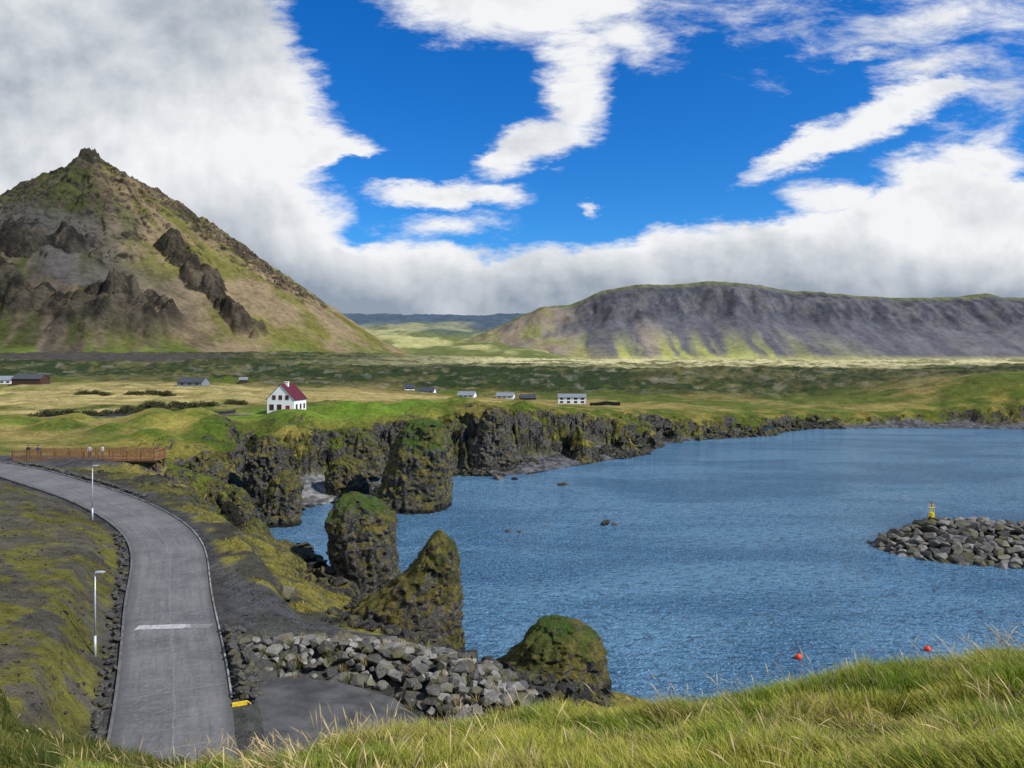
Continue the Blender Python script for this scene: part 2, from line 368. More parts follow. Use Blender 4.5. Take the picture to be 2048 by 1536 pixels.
for mx,my,mh,mr in MOUNDS: mnd=np.maximum(mnd,np.exp(-((X-mx)**2+(Y-my)**2)/(mr*mr)))
c=mixc(c,mixc(C(.075,.12,.014),C(.19,.18,.035),ss(-.2,.3,f2)),ss(.15,.5,mnd)*.8)
lawn=np.exp(-(((X+46)/30)**2+((Y-188)/32)**2))
c=mixc(c,C(.10,.175,.016),ss(.3,.6,lawn+.2*f2)*.8)
hay=ss(-62,-75,X)*ss(178,186,Y)*ss(330,290,Y)
stripe=.5+.5*np.sin((np.hypot(X+150,(Y-150)*1.0))/2.2+1.5*f1)
c=mixc(c,mixc(C(.40,.32,.13),C(.24,.2,.065),stripe*.9),hay*ss(-.5,.1,f1))
dry=ss(-100,-60,X)*ss(30,-20,X)*ss(222,240,Y)*ss(330,300,Y)
c=mixc(c,C(.37,.285,.11),dry*ss(-.4,.2,f1)*.8)
grn=ss(-110,-150,X)*ss(300,330,Y)*ss(480,420,Y)
c=mixc(c,C(.10,.155,.02),grn*ss(-.3,.2,f3)*.9)
f4=fbm(X/5,Y/8,4,106);f5=fbm(X/34,Y/60,5,108,.6)
lc=mixc(C(.028,.045,.013),C(.11,.105,.036),ss(-.1,.3,f5+.5*f4))
lc=mixc(lc,C(.125,.108,.042),ss(-20,90,X-.15*Y)*ss(-.3,.3,f4+f3)*.7)
lc=mixc(lc,C(.028,.036,.013),ss(.0,.3,f3+.4*f4)*.6)
lc=mixc(lc,C(.2,.185,.145),ss(.22,.42,fbm(X/9,Y/18,5,109,.6)+.3*f4)*.5)
c=mixc(c,lc,lava*ss(-.7,.1,f1+f5+(Y-330)/110))
sunl=ss(560,740,Y+90*f3-.12*X)*ss(-260,60,X)  # sunlit strip across the far plain, painted into the ground colour
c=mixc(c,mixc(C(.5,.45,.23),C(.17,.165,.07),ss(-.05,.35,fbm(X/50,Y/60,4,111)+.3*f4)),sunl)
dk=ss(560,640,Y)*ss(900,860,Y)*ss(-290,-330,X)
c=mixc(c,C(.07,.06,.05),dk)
fm=fbm(X/1.4,Y/1.4,4,113)
dirt=(X<0)*ss(95,85,Y)*(side<=0)*ss(16,24,Y)
c=mixc(c,mixc(C(.085,.075,.055),C(.115,.108,.024),ss(-.35,.3,f2*.6+.4*f1+1.4*fm)),dirt*(Y<95)*(hz<Z-.15))
bank=(side>0)*(Y<100)*(Y>20)
bc=mixc(C(.06,.056,.042),C(.19,.165,.035),ss(-.3,.25,f2*.8+1.1*fbm(X/2.5,Y/2.5,3,117)+.1))
bc=mixc(bc,C(.06,.06,.035),ss(68,76,Y)*.5)
c=mixc(c,bc,bank*(st<3)*(Y<92))
grav=bank*(rd<30)*ss(-.5,1.2,st-1.6+1.8*f2+1.2*fm)*(X<-2)
c=mixc(c,C(.075,.074,.074),grav)
c=mixc(c,C(.065,.062,.058),ss(4.0,3.0,rd))
c=mixc(c,C(.06,.06,.052),((X>-16)&(X<4)&(Y>34)&(Y<49)&(hz<Z-.1)).astype(float))
nh=(hz>Z-.35)&(Y<60)
c=mixc(c,mixc(C(.065,.085,.012),C(.15,.14,.025),ss(-.2,.3,f2+.6*fm)),nh.astype(float))
fs=ss(-.8,-1.05,st/w)*(sw>-6)*(Y<420)
cove=COVE(X,Y)
peb=fbm(X/.9,Y/.9,3,121)
mb_=np.exp(-(((X+43)/10)**2+((Y-102)/12)**2))
c=mixc(c,mixc(C(.035,.035,.036),C(.12,.12,.12),ss(-.3,.3,peb+.1)),fs*(st<0))
pebf=ss(.35,.6,cove)*(st<-.6)*ss(3.6,2.6,Z)*(sw>-1)
c=mixc(c,mixc(C(.1,.1,.1),C(.24,.235,.225),ss(-.3,.3,peb)),pebf)
c=mixc(c,mixc(C(.05,.06,.014),C(.17,.15,.035),ss(-.2,.3,f2+fm)),fs*(st<0)*ss(.25,.6,mb_))
c=mixc(c,C(.012,.014,.016),ss(.5,.05,sw)*(st<0)*(sw<1.5))
c=mixc(c,C(.02,.05,.06),(sw<-.2).astype(float))
alpha=np.clip(rk*1.6,0,1)*(st<4)*(st>-w*1.6-3);alpha=np.where(fs>.5,alpha*.35,alpha);alpha=alpha*(1-pebf);alpha=np.maximum(alpha,lava*.75*(Y<900));alpha=alpha*(~nh)
face=ss(1.5,-.5,st)*ss(-2.2,-1.0,st/w)*rk*(1-pebf)
dx=face*(1.5*fbm3(X*.33,Y*.33,Z*1.1,3,5));dy=face*(1.5*fbm3(X*.33+40,Y*.33,Z*1.1,3,6))
V=np.stack([X+dx,Y+dy,Z],-1)
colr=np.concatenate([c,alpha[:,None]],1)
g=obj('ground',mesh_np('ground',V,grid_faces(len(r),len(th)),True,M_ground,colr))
tag(g,'grassy clifftop plain, lava field, basalt sea cliffs and hillside','ground',kind='structure')
del V,colr

# ------------------------------------------------------------------ water
me=mesh_np('sea',[(-300,-250,0),(3200,-250,0),(3200,420,0),(-300,420,0)],[(0,1,2,3)],False,M_water)
tag(obj('water',me),'rippled deep blue sea bay below the cliffs','water',kind='structure')

# ------------------------------------------------------------------ mountains
def seg_d(x,y,P):
    d=np.full(x.shape,1e18);
    for (ax,ay),(bx,by) in zip(P[:-1],P[1:]):
        ex,ey=bx-ax,by-ay;t=np.clip(((x-ax)*ex+(y-ay)*ey)/(ex*ex+ey*ey),0,1);d=np.minimum(d,(x-ax-t*ex)**2+(y-ay-t*ey)**2)
    return np.sqrt(d)
xs=np.arange(-1700,-120,2.7);ys=np.arange(850,1820,2.7)
Yg,Xg=np.meshgrid(ys,xs,indexing='ij');x=Xg.ravel();y=Yg.ravel()
px_,py_=-900,1600
rr=np.hypot(x-px_,y-py_);an=np.arctan2(y-py_,x-px_)
lf=ss(.1,-.8,np.cos(an))
fr_=ss(-.3,-.9,np.sin(an))
rw=rr*(1.03+.2*lf+.05*fr_)+np.where(rr<130,12*fbm(x/16,y/16,3,199)*ss(130,70,rr),0)
prof=np.interp(rw,[0,10,18,24,36,48,60,110,160,235,320,405,470,533,597,640,683,760,900,1700],[482,480,475,462,455,443,432,407,379,328,272,217,178,140,97,71,51,32,18,0])
gul=rid(an*9,rr/400,4,201)
z=prof+gul*7*ss(100,330,rr)*ss(760,600,rr)
wx=x+20*fbm(x/50,y/50,4,203);wy=y+20*fbm(x/50,y/50,4,205)
ruf=ss(420,230,rr)
z+=11*(rid(wx/60,wy/60,5,207)-.25)*ss(30,120,rr)*ss(560,280,rr)
z+=(.6+3.4*ruf)*rid(x/16,y/16,4,209)*ss(760,600,rr)*ss(10,40,rr)
rib=rid(an*4+.4*fbm(x/90,y/90,3,206),rr/700,3,208);z+=13*np.clip(rib,-.3,1)*ss(40,140,rr)*ss(480,280,rr)
rdg=np.exp(-(((an+.12)/.22)**2))*ss(30,70,rr)*ss(600,430,rr);z+=rdg*(1+15*rid(x/19,y/19,4,210,.6))
CR=[([(-610,1352),(-560,1320),(-510,1290),(-450,1243)],26,22),([(-830,1135),(-760,1112),(-700,1118),(-644,1110),(-590,1135),(-555,1150)],46,24),([(-890,1235),(-800,1245),(-715,1278)],30,20),([(-640,1150),(-580,1190)],28,14)]
cm=np.zeros(x.shape)
for P,wd,hh in CR:
    d=seg_d(x,y,P)+46*fbm(x/40,y/40,5,211)
    m=ss(wd,-wd*.2,d);rg=rid(wx/34,wy/34,5,213,.55)
    z+=m*(hh*1.1+hh*.6*rg+3*rid(x/9,y/9,3,214));cm=np.maximum(cm,ss(wd*1.05,wd*.2,d))
pk=ss(60,12,rr);z+=pk*(12*rid(x/9+.4,y/9,4,215,.65)-1)
gz_y,gz_x=np.gradient(z.reshape(Xg.shape),2.7);slope=np.hypot(gz_x,gz_y).ravel()
stre=fbm(an*22+.6*fbm(x/80,y/80,3,1),rr/260,5,221)
stre2=fbm(an*60+.4*fbm(x/50,y/50,3,2),rr/120,5,223)
c=mixc(C(.074,.06,.044),C(.056,.062,.022),ss(-.2,.3,stre+.5*fbm(x/120,y/120,4,225)))  # base tones darkened for the cloud shadow over the front face
c=mixc(c,C(.125,.097,.066),ss(-.1,.45,stre2-.15*stre)*ss(250,430,rr)*.85)
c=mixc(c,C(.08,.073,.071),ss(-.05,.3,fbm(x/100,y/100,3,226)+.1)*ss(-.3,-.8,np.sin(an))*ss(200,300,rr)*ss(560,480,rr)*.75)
sunny=ss(.1,.6,np.cos(an)*.95+.3*np.sin(an)+.22*fbm(x/70,y/70,3,227))  # sunlit right flank, painted as a lighter ochre colour
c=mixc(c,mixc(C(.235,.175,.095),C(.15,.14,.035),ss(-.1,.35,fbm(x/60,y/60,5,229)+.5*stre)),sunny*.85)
c=mixc(c,C(.11,.145,.028),ss(590,685,rr)*ss(-.2,.3,stre+fbm(x/60,y/60,3,231))*.75)
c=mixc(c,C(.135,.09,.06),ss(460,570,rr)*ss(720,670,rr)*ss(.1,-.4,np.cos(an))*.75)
rocky=np.clip(ss(1.05,1.5,slope+.35*fbm(x/12,y/12,3,234))*ss(600,480,rr)+cm*.9*ss(.3,.8,slope+.5*fbm(x/9,y/9,4,233))+rdg*.55*ss(-.1,.3,fbm(x/10,y/10,3,236)),0,1)
c=mixc(c,mixc(C(.024,.022,.02),C(.088,.072,.052),ss(-.3,.35,fbm(x/14,y/14,4,235))),rocky*.92)
c=mixc(c,C(.062,.054,.04),pk*.7)
rug=np.clip(rocky+.5*ruf+pk,0,1)
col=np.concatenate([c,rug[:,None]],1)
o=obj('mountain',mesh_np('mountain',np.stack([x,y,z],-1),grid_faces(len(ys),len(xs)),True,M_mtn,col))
tag(o,'steep pyramid-shaped mountain with mossy scree and dark crags','mountain',kind='structure')
# table mountain
CX=[-900,-415,-242,-130,33,134,236,358,480,642,764,907,1090,1374,1578,1780,1903,1964,2082,2800,3600];CZs=[60,70,100,150,223,262,266,319,345,347,359,354,331,300,294,296,313,296,294,290,280]
xs=np.arange(-900,3400,8.);ys=np.arange(2150,3300,8.)
Yg,Xg=np.meshgrid(ys,xs,indexing='ij');x=Xg.ravel();y=Yg.ravel()
wv=fbm(x/220,y/400,4,301)
cr=np.interp(x,CX,CZs)+4*fbm(x/60,y/60,4,303)
Yf=2400+60*wv+np.where(x<236,120*ss(236,-300,x),0)
t=(y-Yf+(6+14*ss(.45,.7,(y-Yf)/620))*rid(x/60,y/300,5,305,.6))/620
pz=np.interp(t,[-.5,0,.25,.55,.64,.80,.86,.95,1.0,2],[-.2,0,.17,.46,.60,.86,.90,.985,1.0,1.0])
z=30+(cr-30)*pz+7*rid((x+.4*y)/50,y/45,5,307)*ss(.4,.6,t)*ss(1.05,.8,t)+.8*rid(x/40,y/200,3,308)*ss(0,.1,t)
sk=fbm(x/34+.5*fbm(x/60,y/80,3,6),y/420,5,311);sk2=fbm(x/100,y/900,4,313)
c=mixc(C(.10,.10,.115),C(.135,.13,.135),ss(-.2,.4,sk))  # bluish grey rock, with some distance haze mixed into the colour
c=mixc(c,C(.31,.25,.18),ss(.0,.5,sk2+.25*sk)*ss(.75,.3,t)*ss(1400,400,x)*.75)
c=mixc(c,C(.32,.33,.08),ss(-.1,.3,sk*.7-.3*sk2+.12)*ss(.55,.1,t)*ss(1400,500,x)*.9)
c=mixc(c,C(.40,.38,.15),ss(.16,.03,t)*.8)
c=mixc(c,C(.27,.21,.135),ss(420,100,x)*ss(-.4,.2,fbm(x/120,y/120,4,315))*.75)
c=mixc(c,C(.23,.24,.07),ss(420,50,x)*ss(-.1,.4,fbm(x/70,y/90,4,316))*.75)
rk2=ss(.52,.64,t+.08*sk)*ss(.95,.86,t)*ss(150,330,x)
c=mixc(c,mixc(C(.052,.055,.068),C(.11,.107,.11),ss(-.25,.3,fbm(x/26,y/40,5,317,.6))),rk2*.9)
c=mixc(c,C(.13,.14,.065),ss(.86,.95,t+.03*sk))
col=np.concatenate([c,np.full((len(c),1),.7)],1)
o=obj('mountain',mesh_np('table_mountain',np.stack([x,y,z],-1),grid_faces(len(ys),len(xs)),True,M_far,col))
tag(o,'long flat-topped grey mountain with green scree fans at its foot','mountain',kind='structure')
# far hills
xs=np.arange(-3600,900,16.);ys=np.arange(1500,5400,26.)
Yg,Xg=np.meshgrid(ys,xs,indexing='ij');x=Xg.ravel();y=Yg.ravel()
t=np.clip((y-1700)/2900,0,1.2);q=ss(520,-20,x-np.clip(y-3300,0,2000)*.6)
z=24+306*q*np.interp(t,[0,.15,.5,.75,1,1.2],[0,.03,.36,.74,1,1.0])*(1+.03*fbm(x/300,y/300,4,401))+q*(10*fbm(x/150,y/150,5,403)*ss(.02,.3,t)+9*rid(x/80,y/80,4,405)*ss(.02,.3,t))-8*ss(.1,0,t)-6*(1-q)
c=mixc(C(.38,.36,.15),C(.13,.15,.05),ss(-.2,.25,fbm(x/130,y/220,5,407)))
c=mixc(c,C(.07,.1,.13),ss(.5,.72,t+.15*fbm(x/300,y/200,4,409)))
col=np.concatenate([c,np.full((len(c),1),.6)],1)
o=obj('hill',mesh_np('hill',np.stack([x,y,z],-1),grid_faces(len(ys),len(xs)),True,M_far,col))
tag(o,'distant mossy lava upland rising into low cloud','hill',kind='structure')

# ------------------------------------------------------------------ road
def frame(S):
    d=np.gradient(S[:,:2],axis=0);d/=np.linalg.norm(d,axis=1)[:,None];return d,np.stack([d[:,1],-d[:,0]],1)
D,Nn=frame(RS)
def ribbon(name,S,Nn,offs,dz,m,i0=0,i1=None):
    S=S[i0:i1];N_=Nn[i0:i1];L=np.concatenate([[0],np.cumsum(np.linalg.norm(np.diff(S[:,:2],axis=0),axis=1))])
    V=[];U=[]
    for k in range(len(offs)):
        V.append(np.concatenate([S[:,:2]+N_*offs[k],(S[:,2]+dz[k])[:,None]],1));U.append(np.stack([np.full(len(S),offs[k]),L],1))
    V=np.stack(V,1).reshape(-1,3);U=np.stack(U,1).reshape(-1,2)
    return mesh_np(name,V,grid_faces(len(S),len(offs)),False,m,None,U)
m_road,t=mat('worn_concrete_road')
uv=t.new('ShaderNodeUVMap').outputs[0];P=t.new('ShaderNodeTexCoord').outputs['Object'];su=t.new('ShaderNodeSeparateXYZ');t.l.new(uv,su.inputs[0])
a=t.noise(P,.35,5,.6);b=t.noise(P,5,5,.7);stx=t.noise(uv,1,5,.7,0,(3.,.18,1));cx1=t.noise(uv,1,4,.7,0,(.5,3.,1))
cc=t.mix(t.mr(a,.3,.7),(.10,.10,.10),(.17,.165,.16));cc=t.mix(t.mr(stx,.4,.7,0,.6),cc,(.07,.07,.072));cc=t.mix(t.mr(b,.45,.75,0,.6),cc,(.23,.225,.215));cc=t.mix(t.mr(cx1,.5,.7,0,.3),cc,(.24,.235,.225))  # concrete tones kept dark for the cloud shadow over the foreground
wob=t.m('MULTIPLY',t.m('SUBTRACT',t.noise(uv,.5,3),.5),.5)
seam=t.m('MULTIPLY',t.mr(t.m('ABSOLUTE',t.m('ADD',su.outputs[0],wob)),.01,.05,1,0),t.mr(b,.3,.55))
fr=t.m('ABSOLUTE',t.m('SUBTRACT',t.m('FRACT',t.m('DIVIDE',su.outputs[1],5.5)),.5));seam2=t.mr(fr,.003,.007,1,0)
cc=t.mix(t.m('MULTIPLY',t.m('MAXIMUM',seam,seam2),.5),cc,(.25,.25,.24))
edge=t.mr(t.m('ADD',t.m('ABSOLUTE',su.outputs[0]),t.m('MULTIPLY',b,.5)),2.2,2.9,0,.6);cc=t.mix(edge,cc,(.06,.06,.056))
t.l.new(cc,t.b.inputs['Base Color']);t.l.new(t.bump(b,.4,.03),t.b.inputs['Normal'])
offs=np.linspace(-HW,HW,9);me=ribbon('road',RS,Nn,offs,list(.03-.03*(offs/HW)**2),m_road)
tag(obj('road',me),'curving grey concrete lane running down to the harbour','road',kind='structure')
m_kerb=simple('pale_concrete',(.2,.198,.19),.85,.6,1.2)
m_kerbd=simple('dark_concrete',(.12,.12,.115),.9,.3,1.5)
def ridx(yy): return int(np.argmin(np.abs(RS[:,1]-yy)))
tag(obj('kerb',ribbon('kerb',RS,Nn,[HW-.02,HW-.02,HW+.07,HW+.07],[-.05,.1,.1,-.08],m_kerb,ridx(36.3))),'low pale concrete kerb along the seaward road edge','kerb',kind='structure')
tag(obj('kerb',ribbon('kerb_l',RS,Nn,[-HW-.12,-HW-.12,-HW+.02,-HW+.02],[-.08,.1,.1,-.05],m_kerbd)),'low weathered concrete kerb along the inland road edge','kerb',kind='structure')
m_paint,t=mat('worn_white_paint');P=t.new('ShaderNodeTexCoord').outputs['Object'];sxp=t.new('ShaderNodeSeparateXYZ');t.l.new(P,sxp.inputs[0])
wr_=t.m('ADD',t.mr(t.noise(P,5,5,.75),.28,.6),t.mr(sxp.outputs[0],-20.2,-19.4,0,-.8))
t.l.new(t.mix(t.m('MAXIMUM',wr_,0.),(.17,.168,.162),(.46,.455,.44)),t.b.inputs['Base Color'])
def rz_(x,y):
    a,b,_=road_d(np.array([x]),np.array([y]));return float(b[0])+.045-.03*(float(a[0])/HW)**2
V=[];nx_=11
for k in range(nx_):
    xx=lerp(-22.8,-18.5,k/(nx_-1))
    for yy in(45.2+.06*k,45.85+.06*k): V.append((xx,yy,rz_(xx,yy)))
tag(obj('road_marking',mesh_np('rm',V,[(2*k,2*k+2,2*k+3,2*k+1) for k in range(nx_-1)],False,m_paint)),'worn white stripe painted across the concrete lane','road marking',kind='structure')
m_yel=simple('yellow_paint',(.72,.5,.03),.6,.2,5)
for yy,off,ln,ro in((36.0,HW+.35,.7,math.pi/2),(93.2,-HW-.1,3.5,0)):
    i=ridx(yy);p=RS[i];q=p[:2]+Nn[i]*off;mb=MB();mb.box(-.07,-ln/2,-.1,.07,ln/2,.07)
    mb.add([(-.07,-ln/2-.2,-.1),(.07,-ln/2-.2,-.1),(.07,-ln/2-.001,.07),(-.07,-ln/2-.001,.07)],[(0,1,2,3)])
    o=obj('kerb_block',mb.mesh('kerb_block',m_yel),(q[0],q[1],p[2]+.05),rotz=math.atan2(D[i,1],D[i,0])-math.pi/2+ro)
    tag(o,'yellow painted concrete kerb block at the road edge','kerb block',group='yellow kerb blocks')
m_pad=simple('dark_asphalt',(.075,.074,.072),.9,.4,.7)
def refine_poly(P,rings=8):
    cx,cy=P.mean(0);E=[]
    for i in range(len(P)):
        a=P[i];b=P[(i+1)%len(P)];n=max(1,int(np.linalg.norm(b-a)/.8))
        for k in range(n):E.append(a+(b-a)*k/n)
    E=np.array(E);n=len(E);V=[(cx,cy)]
    for k in range(1,rings+1):
        for e in E:V.append((cx+(e[0]-cx)*k/rings,cy+(e[1]-cy)*k/rings))
    F=[(0,1+j,1+(j+1)%n) for j in range(n)]
    for k in range(rings-1):
        for j in range(n):
            a=1+k*n+j;b=1+k*n+(j+1)%n;F+=[(a,a+n,b+n),(a,b+n,b)]
    return np.array(V),F
PV,PF=refine_poly(PAD[::-1]);V=np.concatenate([PV,(padz(PV[:,0],PV[:,1])+.0)[:,None]],1)
o=obj('pavement',mesh_np('pavement',V,PF,True,m_pad));tag(o,'dark asphalt turning area beside the boulder wall','pavement',kind='structure')
DR=spline(np.array([(-150,160,0),(-120,168,0),(-96,176,0),(-74,181,0),(-64,184,0)],float),1.5);DR[:,2]=terrain(DR[:,0],DR[:,1])+.12
d2,N2=frame(DR);tag(obj('road',ribbon('drive',DR,N2,[-1.8,0,1.8],[0,.03,0],m_pad)),'narrow grey driveway leading to the white house','road',kind='structure')

# ------------------------------------------------------------------ sea stacks
def stack(lv,yc,sc_,seed,ryf,label,green=.3,moss=.5,name='sea_stack',wet=1.2,amp=1.):
    lv=sorted([(24-(b-730)*sc_,(l-1024)*sc_,(r_-1024)*sc_) for b,l,r_ in lv])
    zs=np.array([a[0] for a in lv]);xl=np.array([a[1] for a in lv]);xr=np.array([a[2] for a in lv])
    H=zs[-1]-zs[0];W_=(xr-xl).max()
    nv=140;nt=190
    v=np.linspace(0,1,nv);zz=zs[0]+H*v
    cxs=np.interp(zz,zs,(xl+xr)/2);rx=np.interp(zz,zs,(xr-xl)/2)
    ry=np.minimum(rx,W_*.5)*ryf*.6+W_*.5*ryf*.4*np.sqrt(np.clip(1-v**5,0,1))
    cap=8;capr=np.sqrt(np.clip(1-(np.arange(1,cap+1)/cap)**2,0,1))
    zz=np.concatenate([zz,zz[-1]+.25*rx[-1]*np.sin(np.linspace(0.1,1,cap)*math.pi/2)])
    cxs=np.concatenate([cxs,np.full(cap,cxs[-1])]);rx=np.concatenate([rx,rx[-1]*capr]);ry=np.concatenate([ry,ry[-1]*capr])
    n=len(zz);t=np.linspace(0,2*np.pi,nt,endpoint=False)
    ZZ=np.repeat(zz[:,None],nt,1);ct=np.cos(t)[None];sn=np.sin(t)[None]
    q=.9;cs=np.sign(ct)*np.abs(ct)**q;sn_=np.sign(sn)*np.abs(sn)**q
    x=cxs[:,None]+rx[:,None]*cs;y=yc+ry[:,None]*sn_
    x=x.ravel();y=y.ravel();z=ZZ.ravel();ox=np.repeat(cxs,nt);nx=x-ox;ny=(y-yc);L=np.hypot(nx,ny)+1e-6;nx/=L;ny/=L
    a=min(1,W_/8)*amp
    d=a*(1.0*fbm3(x*.35+seed,y*.35,z*.35,3,seed)+.6*(1-2*np.abs(fbm3(x*.9,y*.9+seed,z*.6,3,seed+3)))-.2)
    col_=n3(x*2.2,y*2.2,z*.6,seed+9);d+=.24*a*np.sign(col_)*np.abs(col_)**.5+.3*fbm3(x*2.6,y*2.6,z*2.4,3,seed+11)
    fade=np.clip(np.repeat(rx,nt)/(W_*.16),0.,1)
    d*=fade
    x=x+nx*d;y=y+ny*d;z=z+.6*a*fbm3(x*.6,y*.6,z*.7,3,seed+20)*ss(zs[0],zs[0]+1,z)
    hr=(z-zs[0])/H
    gcol=np.stack([np.clip(moss+.35*(hr-.5),0,1),np.clip(green*ss(.6,.92,hr+.2*fbm3(x*.5,y*.5,z*.5,2,seed+31))*ss(-.35,.25,fbm3(x*.4,y*.4,z*.4,3,seed+30)+.15)*1.4,0,1),ss(wet,.2,z)*(zs[0]<.5),np.ones(len(z))],-1)
    o=obj(name,mesh_np(name,np.stack([x,y,z],-1),grid_faces(n,nt,True),True,M_stack,gcol))
    tag(o,label,'sea stack' if name=='sea_stack' else 'rock',group='basalt sea stacks along the shore')
stack([(836,842,858),(842,826,874),(852,812,886),(868,798,893),(895,788,902),(935,779,901),(965,768,899),(985,758,899),(1000,750,900),(1030,740,902)],127,.0847,11,.9,'broad tall sea stack with bright green grassy crown standing in water',.95,.76,amp=.85)
stack([(988,700,718),(996,690,736),(1006,680,752),(1020,674,766),(1034,669,779),(1050,666,787),(1100,662,793),(1160,664,794),(1200,666,788),(1225,666,782)],76,.0507,23,.85,'blocky upright basalt stack with mossy top',.7,.55,amp=.95)
stack([(1062,874,884),(1072,863,896),(1085,853,905),(1110,838,912),(1140,815,916),(1170,775,917),(1195,735,919),(1220,706,922),(1260,692,926),(1310,688,930),(1335,688,932)],63,.042,37,.62,'pointed basalt stack with long mossy shoulder',.15,.72,amp=.5)
stack([(1236,1104,1134),(1246,1078,1155),(1270,1054,1180),(1300,1032,1200),(1325,1000,1210),(1350,968,1218),(1375,945,1222),(1400,935,1225)],56.5,.0377,41,.75,'low peaked sea stack with green grass cap',.75,.8,amp=.55)
stack([(943,566,582),(955,549,592),(975,534,600),(1000,524,600),(1030,518,597),(1060,515,600)],113,.0753,53,.7,'small leaning basalt stack beside the pebble cove',.1,.68,amp=.8)
stack([(915,682,702),(925,667,725),(945,655,733),(970,652,737),(998,650,740)],136,.0907,61,.7,'stubby mossy sea stack on the pebble beach',.2,.68,amp=.7)
stack([(812,980,996),(830,969,1004),(870,952,1016),(920,940,1034),(950,932,1040)],169,.1127,71,.5,'sharp basalt buttress standing out from the sea cliff',0,.4,'rock_buttress')
stack([(1004,449,466),(1030,438,478),(1065,432,485),(1110,425,492)],97,.0647,83,.7,'small grassy rock spike above the shore',.3,.72,'rock_buttress',-1,.8)
stack([(882,520,552),(892,508,566),(930,502,572),(970,494,576),(1020,484,584)],124,.0827,97,.6,'columnar basalt buttress joined to the clifftop',.1,.42,'rock_buttress')
stack([(905,398,420),(925,385,432),(960,372,446),(1000,362,455)],110,.0733,113,.7,'dark jagged rock rib under the clifftop',.1,.5,'rock_buttress')
stack([(985,372,392),(1000,360,402),(1030,350,418),(1060,345,425)],92,.0613,131,.8,'low mossy rock knoll on the shore bank',.3,.7,'rock_buttress',-1,.8)
stack([(962,412,436),(980,398,452),(1020,384,465),(1060,376,472)],104,.0693,139,.8,'mossy rock knoll below the clifftop path',.3,.7,'rock_buttress',-1,.8)
stack([(1040,500,518),(1055,488,532),(1080,480,544),(1110,474,552)],97,.0647,149,.8,'low jagged mossy rock at the waterline',.2,.62,'rock_buttress',1,.8)
stack([(940,330,350),(955,315,368),(990,300,384),(1020,292,395)],99,.066,151,.8,'mossy rock rib beneath the timber platform',.3,.6,'rock_buttress',-1,.8)
stack([(1098,592,612),(1110,585,628),(1130,580,645),(1160,575,660)],84,.056,163,.8,'low dark rocky outcrop at the foot of the bank',.1,.35,'rock_buttress',1.4,1.)
stack([(978,468,482),(992,458,494),(1020,450,504),(1050,444,512)],106,.0707,171,.8,'small mossy rock stub beside the cove',.2,.6,'rock_buttress',-1,.8)
stack([(868,706,736),(885,694,752),(915,684,764),(950,676,770)],150,.1,181,.5,'rounded grassy cliff shoulder behind the cove',.4,.6,'rock_buttress',-1,.8)

# ------------------------------------------------------------------ boulders
def boulder_mesh(name,seed,m,npts=15,flat=.75,bev=.03):
    rnd=random.Random(seed);bm=bmesh.new()
    for i in range(npts):
        v=Vector((rnd.gauss(0,1),rnd.gauss(0,1),rnd.gauss(0,1))).normalized()
        bm.verts.new((v.x*rnd.uniform(.42,.58),v.y*rnd.uniform(.34,.5),v.z*flat*rnd.uniform(.34,.5)))
    res=bmesh.ops.convex_hull(bm,input=bm.verts)
    bmesh.ops.delete(bm,geom=[e for e in res['geom_interior'] if isinstance(e,bmesh.types.BMVert)],context='VERTS')
    bmesh.ops.dissolve_limit(bm,angle_limit=.35,verts=bm.verts,edges=bm.edges)
    bmesh.ops.bevel(bm,geom=list(bm.edges),offset=bev,segments=2,affect='EDGES',profile=.6)
    me=bpy.data.meshes.new(name);bm.to_mesh(me);bm.free();me.materials.append(m)
    for p in me.polygons:p.use_smooth=False
    return me
BM=[boulder_mesh('boulder',100+i,M_boul,11+i%5) for i in range(14)]
FM=[boulder_mesh('slab',160+i,M_boul,13+i%4,.66+.05*(i%5),.03) for i in range(14)]
def place_b(x,y,z,s,label,group,rnd,name='boulder',meshes=BM,fl=1.,tilt=.5):
    o=bpy.data.objects.new(name,rnd.choice(meshes));COL.objects.link(o)
    o.location=(x,y,z);o.rotation_euler=(rnd.uniform(-tilt,tilt),rnd.uniform(-tilt,tilt),rnd.uniform(0,6.28));o.scale=(s*rnd.uniform(.85,1.2),s*rnd.uniform(.8,1.1),s*rnd.uniform(.8,1.15)*fl)
    tag(o,label,'boulder',group);return o
def scatter_mesh(name,items,templates,m,label):
    Vs=[];Fs=[];off=0;T=[]
    for me in templates:
        me.calc_loop_triangles();v=np.array([tuple(a.co) for a in me.vertices]);f=np.array([tuple(a.vertices) for a in me.loop_triangles]);T.append((v,f))
    for (x,y,z,s) in items:
        v,f=T[random.randrange(len(T))];a=random.uniform(0,6.28);b=random.uniform(-.6,.6)
        ca,sa=math.cos(a),math.sin(a);cb,sb=math.cos(b),math.sin(b)
        Rm=np.array([[ca,-sa,0],[sa,ca,0],[0,0,1]])@np.array([[1,0,0],[0,cb,-sb],[0,sb,cb]])
        Vs.append((v*np.array([s*random.uniform(.8,1.2),s,s*random.uniform(.7,1.1)]))@Rm.T+np.array([x,y,z]));Fs.append(f+off);off+=len(v)
    o=obj(name,mesh_np(name,np.concatenate(Vs),np.concatenate(Fs),False,m));tag(o,label,'boulders' if name!='road_edge_stones' else 'stones',kind='stuff')
rnd=random.Random(5)
BA=np.array([(56.9,98.9),(62,97.0),(72,93),(100,83)])
def bw_h(x,y):
    d=seg_d(np.array([x]),np.array([y]),[tuple(p) for p in BA])[0]
    return 3.5*(1-max(0,min(1,(d-1.6)/7.2)))-.6*max(0,(d-8.8)/3)
xs=np.arange(42,112,.8);ys=np.arange(70,116,.8);Yg,Xg=np.meshgrid(ys,xs,indexing='ij');xx=Xg.ravel();yy=Yg.ravel()
